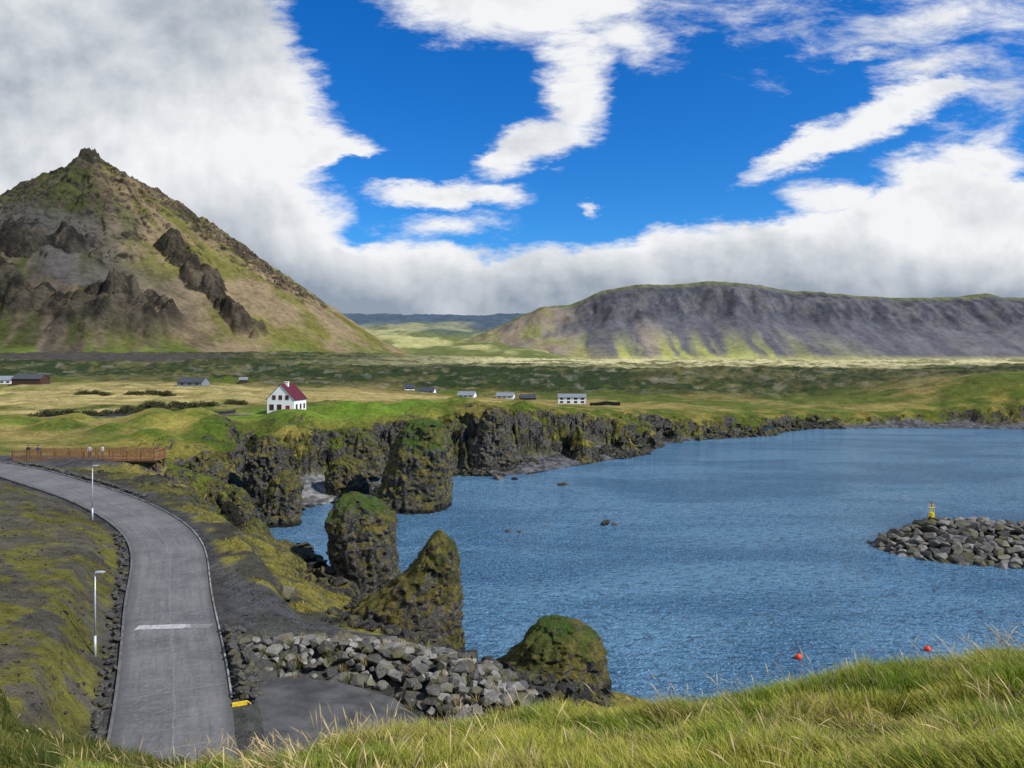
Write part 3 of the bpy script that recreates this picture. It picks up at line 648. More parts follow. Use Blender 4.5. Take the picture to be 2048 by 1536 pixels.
d=seg_d(xx,yy,[tuple(p) for p in BA]);z=3.2*(1-np.clip((d-1.6)/7.2,0,1))-.3-1.0*np.clip((d-8.5)/3,0,2)+.3*fbm(xx/1.5,yy/1.5,3,3)
m_core=simple('dark_rubble',(.03,.03,.03),.95,.5,1.5)
tag(obj('breakwater_mound',mesh_np('core',np.stack([xx,yy,z],-1),grid_faces(len(ys),len(xs)),True,m_core)),'dark rubble core of the harbour breakwater','breakwater',kind='structure')
pts=[];tries=0
while len(pts)<155 and tries<80000:
    tries+=1
    x=rnd.uniform(46,78);y=rnd.uniform(76,110)
    d=seg_d(np.array([x]),np.array([y]),[tuple(p) for p in BA])[0]
    if d>8.9 or (x/y)>.695: continue
    if y>np.interp(x,BA[:,0],BA[:,1])+2.2: continue
    s=rnd.uniform(1.15,1.85);h=bw_h(x,y)
    if any((x-a)**2+(y-b)**2+(1.6*(h-c_))**2<(.345*(s+q))**2 for a,b,c_,q in pts):continue
    pts.append((x,y,h,s))
for x,y,h,s in pts:
    place_b(x,y,h-.15,s*1.3,'angular grey basalt armour stone on the breakwater','breakwater armour stones',rnd,meshes=FM,tilt=.35)
nbw=len(pts)
WI=[(-15.4,42.6),(-12.6,42.9),(-9.5,42.7),(-6.2,41.4),(-4.0,39.0),(-3.0,36)];WO=[(-16.4,45.4),(-12.2,46.4),(-8,47.0),(-4.0,46.0),(-.6,44.0),(1.6,40)]
pts=[];tries=0
while len(pts)<260 and tries<130000:
    tries+=1
    k=rnd.uniform(0,4.999);i=int(k);f=k-i;e=rnd.uniform(0,1)
    ix=lerp(WI[i][0],WI[i+1][0],f);iy=lerp(WI[i][1],WI[i+1][1],f);ox=lerp(WO[i][0],WO[i+1][0],f);oy=lerp(WO[i][1],WO[i+1][1],f)
    x=lerp(ix,ox,e);y=lerp(iy,oy,e);s=rnd.choice([.45,.55,.65,.8,.95])*rnd.uniform(.9,1.1)
    prof=1.75*math.sin(min(1,e*1.7+.12)*math.pi/2) if e<.55 else 1.75-.5*(e-.55)/.45
    base=lerp(6.3,5.3,(x+16)/15.);h=base+prof-.25
    if any((x-a)**2+(y-b)**2+(1.3*(h-c_))**2<(.29*(s+q))**2 for a,b,c_,q in pts):continue
    pts.append((x,y,h,s))
pts.sort(key=lambda p:-p[3]);wall_pts=pts
for x,y,h,s in pts[:125]: place_b(x,y,h,s*1.42,'rough flat-faced grey basalt block in the harbour wall','blocks of the harbour wall',rnd,meshes=FM,tilt=.2)
M_b2=boulder_material('wall_rubble',1.1);FM2=[boulder_mesh('rub',260+i,M_b2,12+i%4,.8,.03) for i in range(8)]
scatter_mesh('wall_rubble',[(x,y,h,s*1.42) for x,y,h,s in pts[125:]],FM2,M_b2,'smaller grey rubble stones packed into the harbour wall')
V=[];
for e,hh in((-.03,-.6),(.2,.3),(.5,1.4),(.75,1.3),(1,.6),(1.35,-1.2)):
    for i in range(6):
        x=lerp(WI[i][0],WO[i][0],e);y=lerp(WI[i][1],WO[i][1],e);V.append((x,y,lerp(6.3,5.3,(x+16)/15.)+hh-.1))
tag(obj('wall_core',mesh_np('wc',V,grid_faces(6,6),True,m_core)),'dark rubble bank filling the boulder wall','bank',kind='structure')
items=[]
i0=ridx(36.6);i1=ridx(43.8)
for i in range(i0,i1+1):
    for lay in range(2):
        for q_ in range(2):
            p=RS[i];q=p[:2]+Nn[i]*(HW+.5+q_*.55+rnd.uniform(-.12,.2))+D[i]*rnd.uniform(-.15,.15);s=rnd.uniform(.5,.85);items.append((q[0],q[1],p[2]+.05+lay*.36-.3*q_,s*1.1))
for i in range(i0-6,ridx(66)):
    for q_ in range(2):
        p=RS[i];q=p[:2]-Nn[i]*(HW+.4+rnd.uniform(-.1,.45))+D[i]*rnd.uniform(-.3,.3);s=rnd.uniform(.3,.65);items.append((q[0],q[1],p[2]+.12,s))
for i in range(ridx(74),ridx(91)):
    p=RS[i];q=p[:2]+Nn[i]*(HW+.8+rnd.uniform(-.1,.3));items.append((q[0],q[1],p[2]+.12,rnd.uniform(.4,.8)))
scatter_mesh('road_edge_stones',items,BM,M_b2,'weathered grey stones lining both edges of the lane')
M_pale=boulder_material('pale_stone',1.25);PM=[boulder_mesh('flat_boulder',81,M_pale,20,.75)]
o=place_b(-16.6,54.6,gz(-16.6,54.6)+.3,2.0,'large pale flat-topped boulder lying on the gravel','lone boulders',rnd,meshes=PM,fl=.9)
o.rotation_euler=(0.05,.05,.2)
for x,y,s in((10.3,150,2.4),(13.9,113,2.0),(15.5,112.6,1.0),(-.6,108,1.1),(1.0,107.6,.8),(-3,158,2.6),(1,157,2.),(-5.2,59.2,1.4),(-3.9,57.8,1.5),(-19,77.5,3.4),(-21.6,79,2.4),(-22,83.5,3.2),(-17.5,74,2.2),(-24.5,86,2.0),(-20.5,75.5,2.2)):
    place_b(x,y,.05*s,s*1.2,'dark wet rock breaking the sea surface','rocks in the shallows',rnd,meshes=[boulder_mesh('skerry',int(x*7+300),M_bould)],fl=.7)
LT=[boulder_mesh('shore_rock',500+i,M_bould,9,.8) for i in range(6)]
xs=np.random.uniform(-50,125,90000);ys=np.random.uniform(52,292,90000)
z,st,sw,w,rk,rd,side,rz,lava,hz=terrain(xs,ys,True)
cv=COVE(xs,ys,11,14)
ok=(st<-w*.6)&(sw>-1.3)&(sw<8)&(z<4.5)&(np.random.rand(len(xs))>cv*1.3)&((fbm(xs/14,ys/14,2,91)>-.2)|(ys<110))
idx=np.where(ok)[0][:3600]
items=[(xs[i],ys[i],z[i]+.1,random.choice([.4,.5,.7,.9,1.2,1.8])*(1+ys[i]/320)) for i in idx]
xs=np.random.uniform(-14,6,6000);ys=np.random.uniform(44,66,6000)
z,st,sw,w,rk,rd,side,rz,lava,hz=terrain(xs,ys,True)
idx=np.where((st<1.2)&(sw>-1.)&(hz<z-.2))[0][:520]
items+=[(xs[i],ys[i],z[i]+.12,random.choice([.4,.6,.8,1.1,1.4])) for i in idx]
scatter_mesh('shore_boulders',items,LT,M_bould,'dark basalt boulders heaped along the foot of the cliffs')
M_stone=boulder_material('loose_stone',.55);ST=[boulder_mesh('loose_stone',700+i,M_stone,9,.8) for i in range(4)]
xs=np.random.uniform(-60,-12,14000);ys=np.random.uniform(30,92,14000)
z,st,sw,w,rk,rd,side,rz,lava,hz=terrain(xs,ys,True)
ok=(rd>4)&(hz<z-.4)&(st>1);idx=np.where(ok)[0][:3600]
items=[(xs[i],ys[i],z[i]+.02,random.choice([.08,.1,.12,.16,.24,.36])) for i in idx]
scatter_mesh('loose_stones',items,ST,M_stone,'small loose stones scattered over the mossy dirt slope')

# ------------------------------------------------------------------ buildings
m_white=simple('white_render',(.8,.8,.78),.7,.05,1.2);m_maroon=simple('maroon_roofing',(.105,.014,.02),.6,.2,2)
m_greyroof=simple('grey_sheet_roof',(.2,.22,.24),.5,.15,2);m_darkroof=simple('dark_sheet_roof',(.05,.055,.065),.5,.2,2);m_brown=simple('brown_timber',(.07,.035,.022),.8,.3,2)
m_glass,t=mat('dark_window_glass');t.b.inputs['Base Color'].default_value=(.02,.025,.03,1);t.b.inputs['Roughness'].default_value=.08;t.b.inputs['Specular IOR Level'].default_value=.6
m_red=simple('red_door_paint',(.28,.02,.02),.5,.1,3)
def prism(w,l,wh,rh):
    a=w/2;b=l/2
    mb=MB();mb.add([(-a,-b,-1),(a,-b,-1),(a,b,-1),(-a,b,-1),(-a,-b,wh),(a,-b,wh),(a,b,wh),(-a,b,wh),(0,-b,wh+rh),(0,b,wh+rh)],
        [(0,1,5,8,4),(2,3,7,9,6),(1,2,6,5),(3,0,4,7),(4,8,9,7),(5,6,9,8),(0,3,2,1)]);return mb
def house(name,loc,rot,w,l,wh,rh,mw,mr,label,cat,front=[],sidew=[],door=None,chim=None,frames=True,trim=m_white):
    root=bpy.data.objects.new(name,None);COL.objects.link(root);root.location=loc;root.rotation_euler=(0,0,rot);tag(root,label,cat)
    obj('wall',prism(w,l,wh,rh).mesh('wall',mw),parent=root)
    a=w/2;b=l/2;s=rh/a;e=.3;mb=MB();th_=.14
    for sg in(-1,1):
        x0,z0=0,wh+rh+.03;x1,z1=sg*(a+e),wh+.03-s*e;yy0,yy1=-b-.2,b+.2
        vs=[(x0,yy0,z0),(x1,yy0,z1),(x1,yy1,z1),(x0,yy1,z0),(x0,yy0,z0+th_),(x1,yy0,z1+th_),(x1,yy1,z1+th_),(x0,yy1,z0+th_)]
        fs=[(0,3,2,1),(4,5,6,7),(0,1,5,4),(1,2,6,5),(2,3,7,6)]
        if sg<0: fs=[f[::-1] for f in fs]
        mb.add(vs,fs)
    rf=obj('roof',mb.mesh('roof',mr),parent=root)
    if chim:
        mb=MB();cx,cy,hh=chim;zb=wh+rh-abs(cx)*s-.6;mb.box(cx-.4,cy-.4,zb,cx+.4,cy+.4,wh+rh+hh);mb.box(-.5+cx,cy-.5,wh+rh+hh+.002,cx+.5,cy+.5,wh+rh+hh+.15);obj('chimney',mb.mesh('chimney',m_white),parent=rf)
    def win(face,p,z,ww,hh):
        mb=MB();fr=MB();k=.07
        if face=='f':
            y=-b;mb.box(p-ww/2,y-.03,z,p+ww/2,y+.05,z+hh)
            if frames:
                for q in((p-ww/2-k,z-k,p+ww/2+k,z),(p-ww/2-k,z+hh,p+ww/2+k,z+hh+k),(p-ww/2-k,z,p-ww/2,z+hh),(p+ww/2,z,p+ww/2+k,z+hh),(p-.03,z,p+.03,z+hh),(p-ww/2,z+hh*.62,p-.03,z+hh*.62+.05),(p+.03,z+hh*.62,p+ww/2,z+hh*.62+.05)):
                    fr.box(q[0],y-.07,q[1],q[2],y+.04,q[3])
        else:
            x=a;mb.box(x-.05,p-ww/2,z,x+.03,p+ww/2,z+hh)
            if frames:
                for q in((p-ww/2-k,z-k,p+ww/2+k,z),(p-ww/2-k,z+hh,p+ww/2+k,z+hh+k),(p-ww/2-k,z,p-ww/2,z+hh),(p+ww/2,z,p+ww/2+k,z+hh),(p-.03,z,p+.03,z+hh)):
                    fr.box(x-.04,q[0],q[1],x+.07,q[2],q[3])
        wo=obj('window',mb.mesh('window',m_glass),parent=root)
        if frames: obj('frame',fr.mesh('frame',trim),parent=wo)
    for q in front:win('f',*q)
    for q in sidew:win('s',*q)
    if door:
        p,ww,hh=door;mb=MB();mb.box(p-ww/2,-b-.06,.3,p+ww/2,-b+.05,.3+hh);dr=obj('door',mb.mesh('door',m_red),parent=root)
        mb=MB();mb.box(p-ww/2+.08,-b-.12,1.3,p-ww/2+.16,-b-.06,1.42);obj('handle',mb.mesh('handle',m_darkroof),parent=dr)
        mb=MB();mb.box(p-.9,-b-1.1,-.3,p+.9,-b-.07,.28);mb.box(p-.9,-b-1.5,-.3,p+.9,-b-1.11,.1);obj('steps',mb.mesh('steps',m_kerb),parent=root)
    return root
house('house',(-57.6,192,11.45),math.radians(-6),7.0,8.1,4.0,3.7,m_white,m_maroon,'white two-storey house with steep maroon gabled roof on lawn','house',
  front=[(-1.7,3.9,.75,1.0),(0,3.9,.75,1.0),(1.7,3.9,.75,1.0),(-2.3,1.3,1.0,1.3),(-.3,1.3,1.0,1.3)],sidew=[(-2.4,1.4,.9,1.2),(.2,1.4,.9,1.2),(2.6,1.4,.9,1.2)],door=(1.9,1.0,2.1),chim=(.4,-1,.5),trim=simple('dark_red_frame',(.2,.05,.05)))
def bld(name,x,y,rot,w,l,wh,rh,mw,mr,label,cat='house',sink=.2,**k):
    return house(name,(x,y,gz(x,y)-sink),math.radians(rot-90),w,l,wh,rh,mw,mr,label,cat,frames=False,sidew=k.get('sidew',[(-l*.3,1,1.2,.6),(0,1,1.2,.6),(l*.3,1,1.2,.6)]),front=k.get('front',[]))
bld('cabin',-186,290,0,6,11,2.4,1.6,m_brown,m_darkroof,'dark timber cabin with black sheet roof in a field','cabin')
bld('cabin',-200,296,8,5,7,2.2,1.4,m_white,m_greyroof,'small pale cabin beside a dark timber cabin','cabin')
bld('cabin',-124,292,-5,6,10,2.0,1.6,m_greyroof,m_darkroof,'low grey-roofed cabin half hidden by scrub','cabin',.6)
bld('cabin',-118,330,10,3,3.4,1.4,1.,m_brown,m_greyroof,'tiny brown cabin on the lava field','cabin')
bld('house',-46,335,15,4.5,4.2,1.6,1.3,m_white,m_darkroof,'low white cottage with dark roof on the plain','house',1.0)
bld('house',-37.5,330,-5,5.5,7.2,1.6,1.5,m_white,m_darkroof,'long white cottage with black gabled roof','house',1.0)
bld('house',-19.5,325,-10,5.5,7.2,1.6,1.5,m_white,m_greyroof,'white cottage with light grey roof','house',1.0)
bld('house',-2.8,320,-8,5.5,7.4,1.6,1.3,m_white,m_greyroof,'white bungalow with pale grey roof near the cliff','house',1.0)
bld('house',6.6,314,6,5.5,6.2,1.6,1.3,m_brown,m_darkroof,'dark brown timber cottage beside white houses','house',.9)
bld('guesthouse',24,300,-4,7,11,3.1,1.2,m_white,m_greyroof,'two-storey white guesthouse with low grey roof','guesthouse',.7,sidew=[(p,z_,1.3,.8) for p in(-4.1,-1.4,1.4,4.1) for z_ in(.9,2.2)])
m_dkwall=simple('dark_stone_wall',(.035,.035,.035),.9,.3,1)
def freewall(pts,h,th_,m,label,name='garden_wall'):
    mb=MB()
    for (x0,y0),(x1,y1) in zip(pts[:-1],pts[1:]):
        n=6
        for k in range(n):
            xa,ya=lerp(x0,x1,k/n),lerp(y0,y1,k/n);xb,yb=lerp(x0,x1,(k+1)/n),lerp(y0,y1,(k+1)/n)
            za=gz(xa,ya);zb=gz(xb,yb);dx,dy=xb-xa,yb-ya;L=math.hypot(dx,dy);nx,ny=-dy/L*th_/2,dx/L*th_/2
            mb.add([(xa-nx,ya-ny,za-.5),(xb-nx,yb-ny,zb-.5),(xb+nx,yb+ny,zb-.5),(xa+nx,ya+ny,za-.5),(xa-nx,ya-ny,za+h),(xb-nx,yb-ny,zb+h),(xb+nx,yb+ny,zb+h),(xa+nx,ya+ny,za+h)],[(0,1,5,4),(2,3,7,6),(4,5,6,7),(0,3,2,1),(1,2,6,5),(3,0,4,7)])
    tag(obj(name,mb.mesh(name,m)),label,'wall')
freewall([(30,289),(41,284)],1.4,.5,m_dkwall,'long dark stone wall beside the guesthouse')
freewall([(-97,180),(-82,186),(-70,190)],.8,.6,m_dkwall,'low dark stone wall along the driveway')

# ------------------------------------------------------------------ viewing platform
m_wood=simple('orange_brown_timber',(.25,.125,.055),.75,.35,4)
root=bpy.data.objects.new('viewing_platform',None);COL.objects.link(root);root.location=(-64.3,96.3,11.75);root.rotation_euler=(0,0,math.radians(1.5))
tag(root,'timber viewing platform with slatted railing on the cliff edge','viewing platform')
Lp=18.3;mb=MB();
for k in range(61): mb.box(k*.3,0,-.1,k*.3+.28,3.2,0)
obj('deck',mb.mesh('deck',m_wood),parent=root)
mb=MB()
for k in range(0,8):
    for yy in(.5,2.7): mb.box(.2+k*2.55,yy-.1,-1.6,.4+k*2.55,yy+.1,-.102)
mb.box(0,.05,-.3,Lp,.18,-.104);mb.box(0,3.02,-.3,Lp,3.15,-.104);obj('support_frame',mb.mesh('support_frame',m_brown),parent=root)
def railing(x0,y0,x1,y1):
    mb=MB();L=math.hypot(x1-x0,y1-y0);n=max(1,round(L/1.8));ux,uy=(x1-x0)/L,(y1-y0)/L
    for k in range(n+1):
        x,y=x0+ux*L*k/n,y0+uy*L*k/n;mb.box(x-.06,y-.06,.001,x+.06,y+.06,1.2)
    horiz=abs(ux)>.5
    mb.box(min(x0,x1)-.08,min(y0,y1)-.08,1.203,max(x0,x1)+.08,max(y0,y1)+.08,1.27)
    if horiz:
        mb.box(x0,y0-.1,.12,x1,y0-.062,.2);mb.box(x0,y0-.1,1.05,x1,y0-.062,1.13)
        k=x0+.1
        while k<x1: mb.box(k,y0-.125,.08,k+.09,y0-.101,1.16);k+=.22
    else:
        for zz in(.15,.36,.57,.78,.99): mb.box(x0-.085,min(y0,y1),zz,x0-.062,max(y0,y1),zz+.12)
    obj('railing',mb.mesh('railing',m_wood),parent=root)
railing(.1,.1,Lp-.1,.1);railing(Lp-.1,.25,Lp-.1,3.1);railing(.1,3.1,Lp-.3,3.1)

# ------------------------------------------------------------------ people
def person(x,y,z,rot,jacket,trousers,label,arm=0):
    V_=[(0,0,.92),(0,.01,1.15),(0,0,1.42),(0,0,1.52),(0,-.01,1.64),(0,-.01,1.73),
        (-.1,0,.88),(-.11,-.02,.5),(-.11,.02,.08),(-.11,-.13,.04),(.1,0,.88),(.11,.03,.5),(.11,.04,.08),(.11,-.11,.04),
        (-.19,0,1.4),(-.25,.02,1.13),(-.22,-.12-arm,.9+arm),(.19,0,1.4),(.25,.02,1.13),(.22,-.16,.93)]
    R_=[.15,.15,.14,.055,.10,.075,.09,.065,.045,.04,.09,.065,.045,.04,.07,.05,.035,.07,.05,.035]
    E=[(0,1),(1,2),(2,3),(3,4),(4,5),(0,6),(6,7),(7,8),(8,9),(0,10),(10,11),(11,12),(12,13),(2,14),(14,15),(15,16),(2,17),(17,18),(18,19)]
    me=bpy.data.meshes.new('person');me.from_pydata(V_,E,[]);o=obj('person',me,(x,y,z),rotz=rot)
    md=o.modifiers.new('skin','SKIN')
    for i,s in enumerate(me.skin_vertices[0].data): s.radius=(R_[i],R_[i]*.85)
    me.skin_vertices[0].data[0].use_root=True
    sb=o.modifiers.new('sub','SUBSURF');sb.levels=1;sb.render_levels=2
    m,t=mat('clothed_figure');tc=t.new('ShaderNodeTexCoord').outputs['Object'];sx=t.new('ShaderNodeSeparateXYZ');t.l.new(tc,sx.inputs[0])
    f=t.m('GREATER_THAN',sx.outputs[2],.92);h=t.m('GREATER_THAN',sx.outputs[2],1.53)
    t.l.new(t.mix(h,t.mix(f,trousers,jacket),(.45,.27,.2)),t.b.inputs['Base Color']);me.materials.append(m)
    bm=bmesh.new();bmesh.ops.create_uvsphere(bm,u_segments=12,v_segments=8,radius=.115)
    for v in bm.verts:
        v.co.z=v.co.z*.9+1.7;v.co.y=v.co.y+.03
    bmesh.ops.delete(bm,geom=[v for v in bm.verts if v.co.z<1.66],context='VERTS')
    hm=bpy.data.meshes.new('hair');bm.to_mesh(hm);bm.free();hm.materials.append(simple('hair_tone',(.05,.03,.02)));obj('hair',hm,parent=o)
    tag(o,label,'person');return o
person(-55.2,98,11.78,.3,(.35,.35,.36),(.03,.03,.05),'person in light grey jacket standing on the viewing platform')
person(-53.6,98.1,11.78,-.4,(.6,.58,.55),(.05,.05,.07),'person in pale jacket on the viewing platform',.1)
person(-63.2,98,11.78,.9,(.02,.02,.03),(.02,.02,.02),'person in dark coat leaning near the platform railing')
person(-61.8,97.8,11.78,-.2,(.05,.08,.15),(.02,.02,.03),'person in navy jacket looking over the platform railing')

# ------------------------------------------------------------------ street lamps
m_galv=simple('galvanised_steel',(.5,.52,.54),.45,.1,4,.3)
for (x,y,hgt,lb) in((-22.9,41.2,4.6,'slim galvanised street lamp standing beside the road stones'),(-37.7,67.4,4.9,'slim galvanised street lamp at the road bend')):
    root=bpy.data.objects.new('street_lamp',None);COL.objects.link(root);zb=gz(x,y);root.location=(x,y,zb);tag(root,lb,'street lamp','street lamps along the lane')
    mb=MB();mb.tube((0,0,-.3),(0,0,1.1),.07,.07);mb.tube((0,0,1.1),(0,0,hgt-.1),.05,.035);obj('pole',mb.mesh('pole',m_galv,smooth=True),parent=root)
    mb=MB();mb.tube((0,0,hgt-.13),(.12,0,hgt-.02),.03,.03,8);obj('bracket',mb.mesh('bracket',m_galv),parent=root)
    mb=MB();mb.box(.04,-.12,hgt-.03,.5,.12,hgt+.03);mb.box(.12,-.1,hgt+.031,.4,.1,hgt+.05);obj('lamp_head',mb.mesh('lamp_head',m_galv),parent=root)
    mb=MB();mb.box(.2,-.09,hgt-.05,.46,.09,hgt-.032);obj('lens',mb.mesh('lens',m_glass),parent=root)
# ------------------------------------------------------------------ beacon
root=bpy.data.objects.new('harbour_beacon',None);COL.objects.link(root);root.location=(55.6,99.4,2.9);tag(root,'yellow harbour light beacon on the breakwater tip','beacon')
m_y2=simple('beacon_yellow',(.85,.6,.01),.5,.08,3)
mb=MB();mb.tube((0,0,-.5),(0,0,.25),.34,.28,16);mb.tube((0,0,.25),(0,0,2.2),.1,.08);obj('post',mb.mesh('post',m_y2),parent=root)
mb=MB();mb.tube((0,0,.95),(0,0,1.55),.33,.33,16);obj('drum',mb.mesh('drum',m_y2),parent=root)
mb=MB();mb.box(-.34,-.26,2.2,.34,.26,2.25)
for xx in(-.32,.32):
    for yy in(-.24,.24):mb.tube((xx,yy,2.25),(xx,yy,2.6),.015,.015,6)
mb.box(-.34,-.26,2.6,.34,-.23,2.63);mb.box(-.34,.23,2.6,.34,.26,2.63);obj('railing',mb.mesh('railing',m_y2),parent=root)
mb=MB();mb.tube((0,0,2.252),(0,0,2.7),.06,.06,12);mb.tube((0,0,2.702),(0,0,2.92),.11,.05,12);obj('lamp',mb.mesh('lamp',m_red,smooth=False),parent=root)
mb=MB()
for xx in(-.2,.2):mb.tube((xx,-.45,-.2),(xx,-.3,2.1),.018,.018,6)
for k in range(7):mb.tube((-.2,-.44+k*.02,.1+k*.3),(.2,-.44+k*.02,.1+k*.3),.014,.014,6)
obj('ladder',mb.mesh('ladder',m_y2),parent=root)
# ------------------------------------------------------------------ buoys
m_or=simple('orange_red_buoy',(.8,.07,.02),.4,.08,5)
for x,y in((23.4,61.3),(34.9,63)):
    bm=bmesh.new();bmesh.ops.create_uvsphere(bm,u_segments=24,v_segments=16,radius=.27)
    me=bpy.data.meshes.new('buoy');bm.to_mesh(me);bm.free();me.materials.append(m_or)
    for p in me.polygons:p.use_smooth=True
    o=obj('buoy',me,(x,y,.14));tag(o,'round orange mooring buoy floating on the water','buoy','orange mooring buoys')
    mb=MB();mb.tube((0,0,.26),(0,0,.30),.05,.04,8);mb.tube((-.05,0,.31),(.05,0,.31),.015,.015,6);obj('mooring_eye',mb.mesh('eye',m_darkroof),parent=o)
mb=MB();rx,ry=11.0,17.3;zt=24-.38*17.3
mb.box(0,-.06,-.12,.8,.06,0);
for k in(0.02,.66):mb.box(k,-.05,-5.5,k+.1,.05,-.121)
mb.box(.122,-.03,-.5,.658,.03,-.42)
o=obj('handrail',mb.mesh('handrail',m_dkwall),(rx-.3,ry,zt));tag(o,'dark timber handrail poking above the grassy hill edge','handrail')

# ------------------------------------------------------------------ shrubs
m_leaf,t=mat('shrub_leaf');ai=t.new('ShaderNodeAttribute',attribute_name='Col');t.l.new(ai.outputs['Color'],t.b.inputs['Base Color'])
def shrub_mesh(seed):
    rs=np.random.RandomState(seed);N=1500
    cl=rs.normal(0,1,(14,3));cl/=np.linalg.norm(cl,axis=1)[:,None];cl*=rs.uniform(.3,.85,(14,1));cl[:,2]=np.abs(cl[:,2])*.75
    k=rs.randint(0,14,N);d=rs.normal(0,1,(N,3));d/=np.linalg.norm(d,axis=1)[:,None]
    p=cl[k]+d*rs.uniform(.2,.42,(N,1));p[:,2]=np.abs(p[:,2])
    a=rs.normal(0,1,(N,3));a/=np.linalg.norm(a,axis=1)[:,None];b=np.cross(a,rs.normal(0,1,(N,3)));b/=np.linalg.norm(b,axis=1)[:,None]
    s=rs.uniform(.03,.08,(N,1))
    V=np.stack([p-a*s,p+b*s*.6,p+a*s,p-b*s*.6],1).reshape(-1,3);F=np.arange(N*4).reshape(-1,4)
    tone=(.5+.5*rs.rand(14))[k][:,None]*rs.uniform(.6,1.3,(N,1))
    c=np.where(rs.rand(N,1)<.25,np.array([[.11,.08,.045]]),np.array([[.055,.07,.022]]))*tone
    c=np.repeat(np.concatenate([c,np.ones((N,1))],1),4,0)
    return mesh_np('shrub',V,F,False,m_leaf,c)
SM=[shrub_mesh(i) for i in range(4)]
for i in range(56):
    if i<26: f=i/25;x=lerp(-112,-88,f)+rnd.uniform(-1.5,1.5);y=lerp(178,196,f)+rnd.uniform(-3,3)
    elif i<44: f=(i-26)/17;x=lerp(-104,-80,f)+rnd.uniform(-2,2);y=lerp(205,224,f)+rnd.uniform(-5,5)
    else: f=(i-44)/11;x=lerp(-150,-112,f)+rnd.uniform(-3,3);y=lerp(262,252,f)+rnd.uniform(-3,3)
    o=obj('shrub',SM[i%4],(x,y,gz(x,y)-.2),rotz=rnd.uniform(0,6));s=rnd.uniform(1.7,3.0);o.scale=(s*1.4,s*1.2,s*.85)
    tag(o,'low brownish green shrub in the hay field','shrub','shrubs in the hay field')

# ------------------------------------------------------------------ grass
m_grass,t=mat('grass_blade');ai=t.new('ShaderNodeAttribute',attribute_name='Col');t.l.new(ai.outputs['Color'],t.b.inputs['Base Color']);t.b.inputs['Roughness'].default_value=.6
tr=t.new('ShaderNodeBsdfTranslucent');t.l.new(ai.outputs['Color'],tr.inputs[0]);mx=t.new('ShaderNodeMixShader');mx.inputs[0].default_value=.4
t.l.new(t.b.outputs[0],mx.inputs[1]);t.l.new(tr.outputs[0],mx.inputs[2]);t.l.new(mx.outputs[0],t.o.inputs[0])
def blades(x,y,h,wd,kind,name,label,seed=0,lean=.35,tipa=(.2,.31,.02),tipb=(.56,.52,.09),sfrac=.10,zz=None):
    rs=np.random.RandomState(seed);N=len(x);z=(terrain(x,y)-.02) if zz is None else zz
    cl=fbm(x/.35,y/.35,2,seed+5)*3.1;base_dir=cl+rs.normal(0,.9,N)+2.6
    ln=(lean+.4*rs.rand(N)+.25*fbm(x/.8,y/.8,2,seed+6))*h
    ux,uy=np.cos(base_dir),np.sin(base_dir);fa=rs.uniform(0,np.pi,N);wx,wy=np.cos(fa),np.sin(fa)
    S=[0,.35,.68,.86,1.]
    Wp=[1,.9,.65,.38,.04]
    Wk=[.3,.25,.25,1.5,.3]
    V=[];Cc=[]
    tone=rs.uniform(.55,1.35,N);patch=ss(-.35,.3,fbm(x/.7,y/.7,3,seed+8)+.3*rs.normal(0,1,N))
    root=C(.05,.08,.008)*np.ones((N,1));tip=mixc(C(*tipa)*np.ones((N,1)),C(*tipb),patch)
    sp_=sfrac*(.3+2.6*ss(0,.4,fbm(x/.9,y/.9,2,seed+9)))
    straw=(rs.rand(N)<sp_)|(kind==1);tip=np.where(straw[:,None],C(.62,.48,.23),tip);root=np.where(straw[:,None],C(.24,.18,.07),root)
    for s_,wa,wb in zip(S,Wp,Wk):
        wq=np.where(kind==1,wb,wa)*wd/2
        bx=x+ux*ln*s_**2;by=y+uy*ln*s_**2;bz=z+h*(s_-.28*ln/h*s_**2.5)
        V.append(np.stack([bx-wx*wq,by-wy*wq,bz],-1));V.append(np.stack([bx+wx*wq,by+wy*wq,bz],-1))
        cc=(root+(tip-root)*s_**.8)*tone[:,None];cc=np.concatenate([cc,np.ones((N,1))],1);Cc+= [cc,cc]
    V=np.stack(V,1);Cc=np.stack(Cc,1)
    b=(np.arange(N)*10)[:,None,None];q=np.array([[0,1,3,2],[2,3,5,4],[4,5,7,6],[6,7,9,8]])[None]
    F=(b+q).reshape(-1,4)
    o=obj(name,mesh_np(name,V.reshape(-1,3),F,True,m_grass,Cc.reshape(-1,4)));tag(o,label,'grass',kind='stuff')
rs=np.random.RandomState(3)
N=170000;yy=np.sqrt(rs.uniform(3.6**2,9.0**2,N));xx=rs.uniform(-.60,.78,N)*yy
uu=xx/yy;pk_=.004+.02*np.exp(-((uu+.28)/.12)**2)+.01*ss(.5,.7,uu)
kd=(rs.rand(N)<pk_).astype(int)
dens=fbm(xx/.5,yy/.5,2,77)
hh=np.where(kd==1,rs.uniform(.28,.5,N),rs.uniform(.09,.22,N)*(1+.7*dens))
blades(xx,yy,hh,np.where(kd==1,.0075,.0075),kd,'grass','long windblown yellow-green grass on the hilltop',1)
N=60000;uu=rs.uniform(-.86,-.36,N);yy=np.sqrt(rs.uniform(7.5**2,32**2,N));xx=uu*yy
z,st,sw,w,rk,rd,side,rz,lava,hz=terrain(xx,yy,True);k=(hz>z-.3);xx=xx[k];yy=yy[k]
blades(xx,yy,rs.uniform(.10,.24,len(xx))*(1+.5*fbm(xx/2,yy/2,2,78)),.006+yy*.0006,(rs.rand(len(xx))<.006).astype(int),'grass','short coarse olive green turf on the bank above the road',2,tipa=(.07,.095,.012),tipb=(.2,.185,.035),sfrac=.05)
N=26000;xx=rs.uniform(-60,-10,N);yy=rs.uniform(40,100,N)
